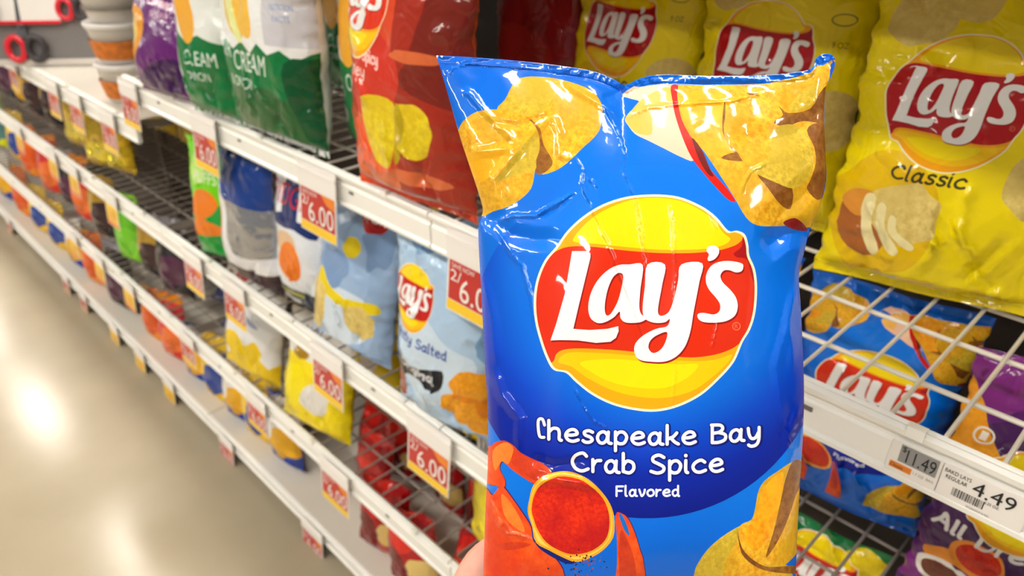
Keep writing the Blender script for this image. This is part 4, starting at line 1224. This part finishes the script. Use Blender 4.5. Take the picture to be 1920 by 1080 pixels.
def d2(m, y):
    flat_text(m, 'BAKD LAYS', -.0885, ZA-.0300, .022, .0042, y-.0003, TK)
    flat_text(m, 'REGULAR', -.0865, ZA-.0365, .018, .0042, y-.0003, TK)
    rng = random.Random(4); x = -.078
    while x < -.052:
        w = rng.choice([.0003, .0006, .0009]); m.add([(x, y, ZA-.052), (x+w, y, ZA-.052), (x+w, y, ZA-.043), (x, y, ZA-.043)], [(0, 1, 2, 3)], TK); x += w+rng.choice([.0004, .0008])
    flat_text(m, '4.49', -.0640, ZA-.0405, .034, .015, y-.0003, TK)
    flat_text(m, '6.25 OZ.', -.052, ZA-.0445, .012, .003, y-.0003, TK)
    flat_text(m, '0028400416382', -.064, ZA-.0570, .019, .0022, y-.0003, TG)
shelf_label(-.137, -.0915, 'small white shelf label with grey box reading 11.49', d1)
shelf_label(-.0905, -.020, 'white shelf label with barcode reading 4.49 for baked regular chips', d2)
for x, l in ((-1.17, 'tiny white ticket above the sale tag on the ridged chip bag'), (-.79, 'small white ticket with dark print beside the held bag')):
    m = MB(); m.box(x, x+.05, RY-.0075, RY-.0062, ZA-.058, ZA-.024, TW)
    flat_text(m, '3.99', x+.012, ZA-.040, .026, .012, RY-.0082, TK)
    tag(m.build('shelf_label'), l, 'shelf label')
# ------------------------------------------------------------------ bags on the shelves
# top shelf
bag('classic', -.215, .90, ZA, 14, 4, 'large yellow chip bag with Classic printed below the emblem, nearest on the top shelf', seed=1, step=.8)
bag('classic', -.475, .97, ZA, 8, 2, 'large yellow chip bag directly behind the top right corner of the held bag', seed=2, step=.9)
bag('classic', -.725, .99, ZA, 4, 2, 'large yellow chip bag next to the dark red bag on the top shelf', seed=3, step=.9)
bag('classic', .06, .95, ZA, 0, 4, 'large yellow chip bag cut by the right edge of the picture', seed=2, step=.9)
bag('darkred', -.945, 1.0, ZA, 0, 2, 'dark red chip bag between the orange and the yellow bags', seed=1, step=1.5, s=.95)
bag('steel', -1.07, .91, ZA, -50, 2, 'crumpled grey silver bag in the gap between orange and dark red bags', seed=1, step=1.6, s=.62)
bag('orange', -.865, .648, ZA, 4, 3, 'bright orange chip bag with yellow chips and round emblem', seed=1, step=.9)
bag('sour2', -1.085, .74, ZA, 0, 2, 'white and dark green bag between the orange bag and the sour cream bag', seed=2, step=1.4, s=1.1, sx=.75)
bag('sour', -1.27, .655, ZA, 2, 4, 'wide white and green sour cream and onion bag', seed=1, step=1.0)
bag('sour2', -1.495, .64, ZA, 6, 4, 'narrow white and green bag beside the purple bag', seed=1, step=1.1, s=1.05)
bag('sour2', -1.47, .95, ZA, 0, 2, 'white and green bag in the second row behind the sour cream bag', seed=1, step=1.2)
bag('purple', -1.715, .64, ZA, 8, 8, 'shiny purple bag with orange picture, first bag right of the plastic tubs', seed=1, step=1.2, sz=.78)
# second shelf
Z = ZB
bag('bay', -.25, .955, Z, 8, 3, 'blue chip bag under the wire shelf, spice bowl showing below the price rail', seed=1, step=.8)
bag('bay', -.50, .955, Z, 4, 3, 'blue chip bag under the wire shelf, mostly hidden by the held bag', seed=2, step=1.0)
bag('dressed', -.02, .90, Z, 10, 5, 'dark purple chip bag with yellow and red emblem below the price labels', seed=1, step=.8)
bag('salted', -.835, .66, Z, 6, 4, 'light blue lightly salted chip bag beside the held bag', seed=1, step=1.0)
bag('wavy', -1.15, .67, Z, 8, 12, 'light blue bag with pale chips leaning left on the second shelf', seed=1, step=1.1, roll=5, sx=.92)
bag('salted', -1.01, .86, Z, 0, 4, 'light blue emblem bag in the second row behind the lightly salted bag', seed=1, step=1.0)
bag('cheddar', -1.345, .70, Z, 4, 4, 'white ridged chip bag with an orange ball under a red word', seed=1, step=1.1, s=.98, sx=.9)
bag('ridge', -1.535, .67, Z, 4, 4, 'silver and dark blue bag between the green puffs and white ridged bags', seed=1, step=1.3)
bag('puffs', -1.72, .675, Z, 14, 5, 'bright green bag with orange puffs standing at the shelf edge', seed=1, step=1.3, s=.92)
bag('gold', -2.60, 1.0, Z, 0, 5, 'gold foil bag right of the dark post behind the empty shelf', seed=2, step=1.6, s=.92, sx=1.2)
bag('gold', -2.60, .715, Z, 16, 9, 'gold foil bag with red oval, nearest one at the shelf edge', seed=1, step=1.6, s=.92, sx=1.25)
bag('gold', -2.89, .73, Z, 12, 9, 'gold foil bag farthest left of the gold ones', seed=2, step=1.6, s=.92, sx=1.1)
bag('gold', -2.86, 1.0, Z, 4, 5, 'gold foil bag in the back row, left of the dark post', seed=1, step=1.6, s=.9)
for i, (x, y, k, lab) in enumerate([
    (-3.20, .74, 'smallblack', 'small black and gold bag beside the gold bags'),
    (-3.38, .73, 'smallblack', 'small black bag with a purple spot, second from the gold bags'),
    (-3.56, .74, 'smallyel', 'small brown bag with yellow picture, nearest of its kind'),
    (-3.74, .73, 'smallblack2', 'small grey topped black bag in the far second shelf'),
    (-3.96, .74, 'smallyel', 'small yellow and brown bag under the far sale tags'),
    (-4.18, .75, 'smallblack', 'small black bag left of the yellow and brown one'),
    (-4.40, .74, 'smallyel', 'yellow picture bag beside the bright green bag'),
    (-4.66, .74, 'smallgreen', 'bright green bag far down the second shelf'),
    (-4.94, .75, 'smallgreen', 'green bag left of the other bright green one'),
    (-5.22, .75, 'smallorange', 'orange bag at the far end of the second shelf')]):
    bag(k, x, y, Z, 8+3*(i % 3), 5, lab, seed=1, step=2.0, s=1.1, name='snack_bag')
# third shelf
Z = ZC
bag('greenlays', -.245, .90, Z, 6, 4, 'green chip bag at the very bottom under the blue bags', seed=1, step=1.0, s=.93)
bag('greenlays', -.02, .90, Z, 6, 4, 'green chip bag under the purple bag, mostly below the picture', seed=1, step=1.0, s=.93)
bag('yelwhite', -.735, .73, Z, 0, 4, 'yellow green bag squeezed between the lower shelf and the held bag', seed=2, step=1.4)
bag('yelwhite', -1.37, .675, Z, 10, 16, 'yellow and white bag with blue letters on the third shelf', seed=1, step=1.3)
bag('yelwhite', -1.10, .93, Z, 0, 4, 'yellow bag standing back from the edge of the third shelf', seed=2, step=1.4, s=.8)
bag('whiteyel', -1.69, .675, Z, 8, 16, 'white bag with yellow chips standing on the third shelf', seed=1, step=1.4)
bag('yelwhite', -1.44, .90, Z, 0, 4, 'yellow bag in the gap behind the white and yellow bags', seed=2, step=1.4)
for i, (x, y, k, lab, s, ln) in enumerate([
    (-1.90, .74, 'flatblue', 'flat dark blue and tan bag slumped on the third shelf beside the white bag', .9, 40),
    (-2.08, .80, 'flatblue', 'flat blue bag slumped farther left on the third shelf', .9, 46),
    (-2.26, .72, 'smallblack2', 'black and purple bag right of the lime bag', 1.1, 6),
    (-2.44, .72, 'smallblack', 'black bag behind the lime green bag', 1.0, 5),
    (-2.60, .71, 'smalllime', 'lime green bag on the third shelf', 1.05, 5),
    (-2.86, .72, 'smallblack', 'black striped bag left of the lime green bag', 1.15, 5),
    (-3.08, .72, 'smallred', 'red and orange bag nearest of the red ones on the third shelf', 1.1, 5),
    (-3.28, .73, 'smallblack2', 'grey and black bag between two red bags', 1.0, 5),
    (-3.48, .72, 'smallred', 'red and orange bag, second of the red ones', 1.1, 5),
    (-3.76, .72, 'smallorange', 'orange bag with lavender spot, far third shelf', 1.1, 5),
    (-4.02, .74, 'smallyb', 'orange and blue bag, far third shelf', 1.1, 5),
    (-4.32, .73, 'smallneon', 'neon yellow bag on the far third shelf', 1.15, 5),
    (-4.62, .74, 'smallneon', 'neon yellow bag at the left picture edge', 1.15, 5)]):
    bag(k, x, y, Z, 8+3*(i % 3), ln, lab, seed=1, step=2.0, s=s, name='snack_bag')
# base deck: dark red bags seen through the wires, then small ones set back
Z = ZD
rr = random.Random(11)
spots = [(-1.36, .79), (-1.20, .72), (-1.05, .71), (-.89, .72), (-.74, .73), (-1.36, .93), (-1.20, .94), (-1.04, .93), (-.88, .95), (-1.50, .90), (-.58, .80), (-.70, .95), (-.5, .82)]
desc = ['at the left end of the front row', 'second in the front row', 'in the middle of the front row', 'fourth in the front row', 'under the large sale tag', 'at the left of the back row', 'second in the back row', 'third in the back row', 'fourth in the back row', 'behind the left end', 'in the front row beside the hand', 'in the back row beside the hand', 'behind the held bag']
for (x, y), d in zip(spots, desc):
    bag('red', x, y, Z, rr.uniform(-20, 24), rr.uniform(4, 22), 'red bag on the base deck, '+d, seed=rr.choice([1, 2]), step=1.6, roll=rr.uniform(-8, 8), name='snack_bag', s=.86)
for i, (x, y, k, lab, s) in enumerate([
    (-1.66, .715, 'smallblue', 'small dark blue bag on the base deck beside a red tag', 1.08),
    (-1.80, .715, 'smallyb', 'small yellow bag on the base deck right of a blue one', 1.13),
    (-1.94, .715, 'smallblue', 'small blue bag on the base deck between two yellow bags', 1.03),
    (-2.08, .715, 'smallyb', 'small yellow bag on the base deck, second of its kind', 1.13),
    (-2.24, .715, 'smallblue', 'small blue bag on the base deck near a blurred red tag', 0.97),
    (-2.42, .715, 'smallred', 'small orange red bag on the base deck', 1.08),
    (-2.60, .715, 'smallorange', 'small orange bag on the base deck right of the black bag', 0.97),
    (-2.92, .715, 'smallblack2', 'dull black bag standing alone on the base deck', 1.19),
    (-3.20, .715, 'smallorange', 'small orange bag left of the black base bag', 1.08),
    (-3.42, .715, 'smallblue', 'small dark bag with white picture on the far base deck', 1.08),
    (-3.66, .715, 'smallyb', 'small yellow bag on the far base deck', 1.08),
    (-3.92, .715, 'smallyb', 'second small yellow bag on the far base deck', 1.08),
    (-4.20, .715, 'smallorange', 'small orange bag on the far base deck beside the bright blue bag', 1.19),
    (-4.50, .715, 'smallblue', 'bright blue bag on the far base deck', 1.19),
    (-4.85, .715, 'smallorange', 'orange bag on the base deck at the left picture edge', 1.19),
    (-5.15, .715, 'smallorange', 'farthest orange bag on the base deck', 1.19)]):
    bag(k, x, y, Z, 6+3*(i % 3), 5, lab, seed=1, step=2.0, s=s, name='snack_bag')

# ------------------------------------------------------------------ goods at the far end of the top shelf
def lathe_obj(name, prof, mat, loc, parent=None):
    m = MB(); m.lathe(prof, mat); return m.build(name, parent, loc, smooth=True)
TUB = plain('tub_plastic', (214, 208, 200), .3, coat=.5); LID = plain('tub_lid', (236, 232, 228), .35, coat=.5); AMB = plain('tub_contents', (214, 120, 40), .5, noise=.3, nscale=60); TUBG = plain('tray_grey', (150, 142, 134), .4)
def tub(x, y, z, r, h, fill, label, name='plastic_tub'):
    root = empty(name, (x, y, z)); tag(root, label, 'tub', 'stacked plastic tubs on the upper white shelf')
    m = MB(); m.lathe([(0, 0), (r*.80, 0), (r*.84, .004), (r*.98, h-.008), (r, h-.006), (r, h)], TUB); m.build('cup', root, smooth=True)
    m = MB(); m.lathe([(r*.86, .012), (r*.955, h*.62), (r*.955, h*.66)], AMB) if fill else m.lathe([(r*.9, .03), (r*.93, .04)], TUBG); m.build('label_band', root, (0, 0, .0), smooth=True).scale = (1.04, 1.04, 1)
    m = MB(); m.lathe([(r*1.04, h), (r*1.06, h+.004), (r*1.06, h+.012), (r*1.0, h+.014), (r*.9, h+.010), (0, h+.010)], LID); m.build('lid', root, smooth=True)
    return root
for x, y, st in ((-2.27, .74, 'front'), (-2.29, .935, 'middle'), (-2.49, .99, 'rear')):
    z = ZA-.12
    for j in range(3):
        tub(x, y, z+.001, .085, .092, j != 2, 'round plastic tub with orange filling, %s stack, %s' % (st, ['lowest', 'second', 'topmost'][j]))
        z += .107
# grey display board with a white card and red handled scissors hanging on it
BOARD = plain('display_board_grey', (126, 122, 122), .5, noise=.05); RED = plain('handle_red', (226, 24, 50), .35, coat=.5); BLK = plain('handle_dark', (60, 56, 60), .4); STEEL = plain('blade_steel', (180, 180, 185), .25, 1.0)
b0 = empty('display_board', (-2.86, .72, A2+.001)); tag(b0, 'grey display board standing across the far upper shelf, facing the aisle', 'display board')
b0.rotation_euler = (math.radians(-6), 0, math.radians(50))
m = MB(); m.prism([(0, 0), (.012, 0), (.012, .42), (0, .42)], -.30, .13, BOARD); m.build('panel', b0)
m = MB(); m.prism([(-.01, 0), (0, 0), (0, .02), (-.01, .02)], -.30, .13, TUB); m.build('bottom_rim', b0); m = MB(); m.prism([(-.01, .41), (.014, .41), (.014, .43), (-.01, .43)], -.30, .13, TUB); m.build('top_rim', b0)
def on_board(name, dx, dz, dy=-.006):
    o = empty(name); o.matrix_world = Matrix.Translation((-2.86, .72, A2)) @ Matrix.Rotation(math.radians(50), 4, 'Z') @ Matrix.Rotation(math.radians(-6), 4, 'X') @ Matrix.Translation((dx, dy, dz))
    return o
o = on_board('sign_card', -.115, .135, -.016); tag(o, 'blank white card with red bottom edge on the grey display board', 'sign')
m = MB(); m.box(-.165, .155, -.003, 0, 0, .24, TW); m.build('card', o)
m = MB(); m.box(-.165, .155, -.005, -.003, -.004, .006, RED); m.build('red_edge', o)
def scissors(dx, dz, label, sc_=1.0, dy=-.012):
    o = on_board('scissors', dx, dz, dy); tag(o, label, 'scissors', 'scissors hanging on the grey board'); o.scale = (sc_,)*3
    for sgn in (-1, 1):
        m = MB(); pts = [(sgn*.026+.022*math.cos(t), -.004, -.05+.03*math.sin(t)) for t in np.linspace(0, 2*PI, 17)]
        m.tube(pts, .0085, RED if sgn < 0 else BLK, 8, cap=False); m.build('handle', o, smooth=True)
        m = MB(); m.add([(-sgn*.004, -.003+sgn*.001, -.02), (sgn*.012, -.003+sgn*.001, -.02), (-sgn*.006, -.003+sgn*.001, .12), (-sgn*.010, -.003+sgn*.001, .11), (-sgn*.004, -.005+sgn*.001, -.02), (sgn*.012, -.005+sgn*.001, -.02), (-sgn*.006, -.005+sgn*.001, .12), (-sgn*.010, -.005+sgn*.001, .11)],
                         [(0, 1, 2, 3), (7, 6, 5, 4), (0, 4, 5, 1), (1, 5, 6, 2), (2, 6, 7, 3), (3, 7, 4, 0)], STEEL); m.build('blade', o)
    m = MB(); m.tube([(0, -.001, .005), (0, -.008, .005)], .005, BLK); m.build('pivot', o)
scissors(-.09, .115, 'red handled scissors hanging below the white card', 1.2)
scissors(-.215, .25, 'red handled scissors in front of the white card at the picture corner', 1.3, dy=-.032)
scissors(.085, .225, 'red handled scissors right of the white card', 1.0)

# ------------------------------------------------------------------ hand holding the bag from below and behind
m_, nt, b = newmat('skin')
tc = N(nt, 'ShaderNodeTexCoord'); no = N(nt, 'ShaderNodeTexNoise'); no.inputs['Scale'].default_value = 45; no.inputs['Detail'].default_value = 4
cr_ = N(nt, 'ShaderNodeValToRGB'); cr_.color_ramp.elements[0].position = .3; cr_.color_ramp.elements[0].color = lin((226, 150, 130)); cr_.color_ramp.elements[1].position = .7; cr_.color_ramp.elements[1].color = lin((240, 178, 156))
nt.links.new(tc.outputs['Object'], no.inputs['Vector']); nt.links.new(no.outputs['Fac'], cr_.inputs['Fac']); nt.links.new(cr_.outputs['Color'], b.inputs['Base Color'])
b.inputs['Roughness'].default_value = .45; b.inputs['Subsurface Weight'].default_value = .15; b.inputs['Subsurface Radius'].default_value = (.01, .004, .002)
SKIN = m_
def pxp(px, py, d): return Vector(tuple(px_point(np.array([float(px)]), np.array([float(py)]), np.array([d]))[0]))
def skin_mesh(name, chains, rootpos, mat, parent=None):
    """chains: lists of (point, radius); a chain may start at an existing (chain, index)"""
    vs = []; rs = []; es = []; ids = {}
    for ci, (start, ch) in enumerate(chains):
        prev = ids[start] if start is not None else None
        for k, (p, r) in enumerate(ch):
            vs.append(p-rootpos); rs.append(r); i = len(vs)-1; ids[(ci, k)] = i
            if prev is not None: es.append((prev, i))
            prev = i
    me = bpy.data.meshes.new(name); me.from_pydata([tuple(v) for v in vs], es, [])
    o = link(name, me, parent, tuple(rootpos) if parent is None else (0, 0, 0))
    sk = o.modifiers.new('Skin', 'SKIN'); sk.use_smooth_shade = True; sk.branch_smoothing = .6
    ly = me.skin_vertices[0] if len(me.skin_vertices) else None
    if ly is None:
        bpy.context.view_layer.objects.active = o
        ly = me.skin_vertices.new(name='') if hasattr(me.skin_vertices, 'new') else None
    for i, r in enumerate(rs):
        ly.data[i].radius = (r, r)
    ly.data[0].use_root = True
    ss = o.modifiers.new('Subdivision', 'SUBSURF'); ss.levels = 2; ss.render_levels = 2
    me.materials.append(mat)
    return o
W0 = pxp(740, 1560, .44)
ch = [
 (None, [(Vector((-.12, -.26, 1.38)), .052), (Vector((-.20, -.12, 1.12)), .042), (pxp(640, 1900, .36), .036), (pxp(690, 1720, .40), .032), (pxp(740, 1520, .45), .027), (pxp(790, 1400, .49), .029), (pxp(840, 1300, .53), .032), (pxp(868, 1200, .556), .034), (pxp(884, 1115, .568), .027)]),
 ((0, 8), [(pxp(896, 1040, .572), .0190), (pxp(960, 1010, .574), .0105), (pxp(1030, 990, .572), .0090), (pxp(1090, 985, .567), .0075)]),
 ((0, 8), [(pxp(985, 1085, .576), .0125), (pxp(1050, 1060, .580), .0095), (pxp(1120, 1050, .576), .0088), (pxp(1175, 1050, .572), .0075)]),
 ((0, 7), [(pxp(985, 1160, .580), .0125), (pxp(1060, 1118, .582), .0092), (pxp(1125, 1110, .578), .0086), (pxp(1175, 1112, .574), .0072)]),
 ((0, 7), [(pxp(965, 1230, .577), .0115), (pxp(1035, 1188, .580), .0082), (pxp(1090, 1174, .576), .0076), (pxp(1130, 1174, .572), .0065)]),
 ((0, 6), [(pxp(835, 1235, .505), .016), (pxp(872, 1185, .492), .0125), (pxp(930, 1150, .499), .0100), (pxp(985, 1135, .501), .0082)]),
]
root = empty('person', tuple(pxp(760, 1520, .45))); tag(root, 'person reaching in from below, bare hand gripping the foot of the blue bag', 'person')
hand = skin_mesh('hand', ch, Vector(root.location), SKIN, root)
SLV = plain('sleeve_cotton', (70, 74, 84), .85, noise=.15, nscale=60)
slv = skin_mesh('sleeve', [(None, [(Vector((-.11, -.30, 1.44)), .070), (Vector((-.14, -.23, 1.33)), .064), (Vector((-.20, -.125, 1.125)), .058), (Vector((-.185, -.06, 1.115)), .056)])], Vector(root.location), SLV, root)
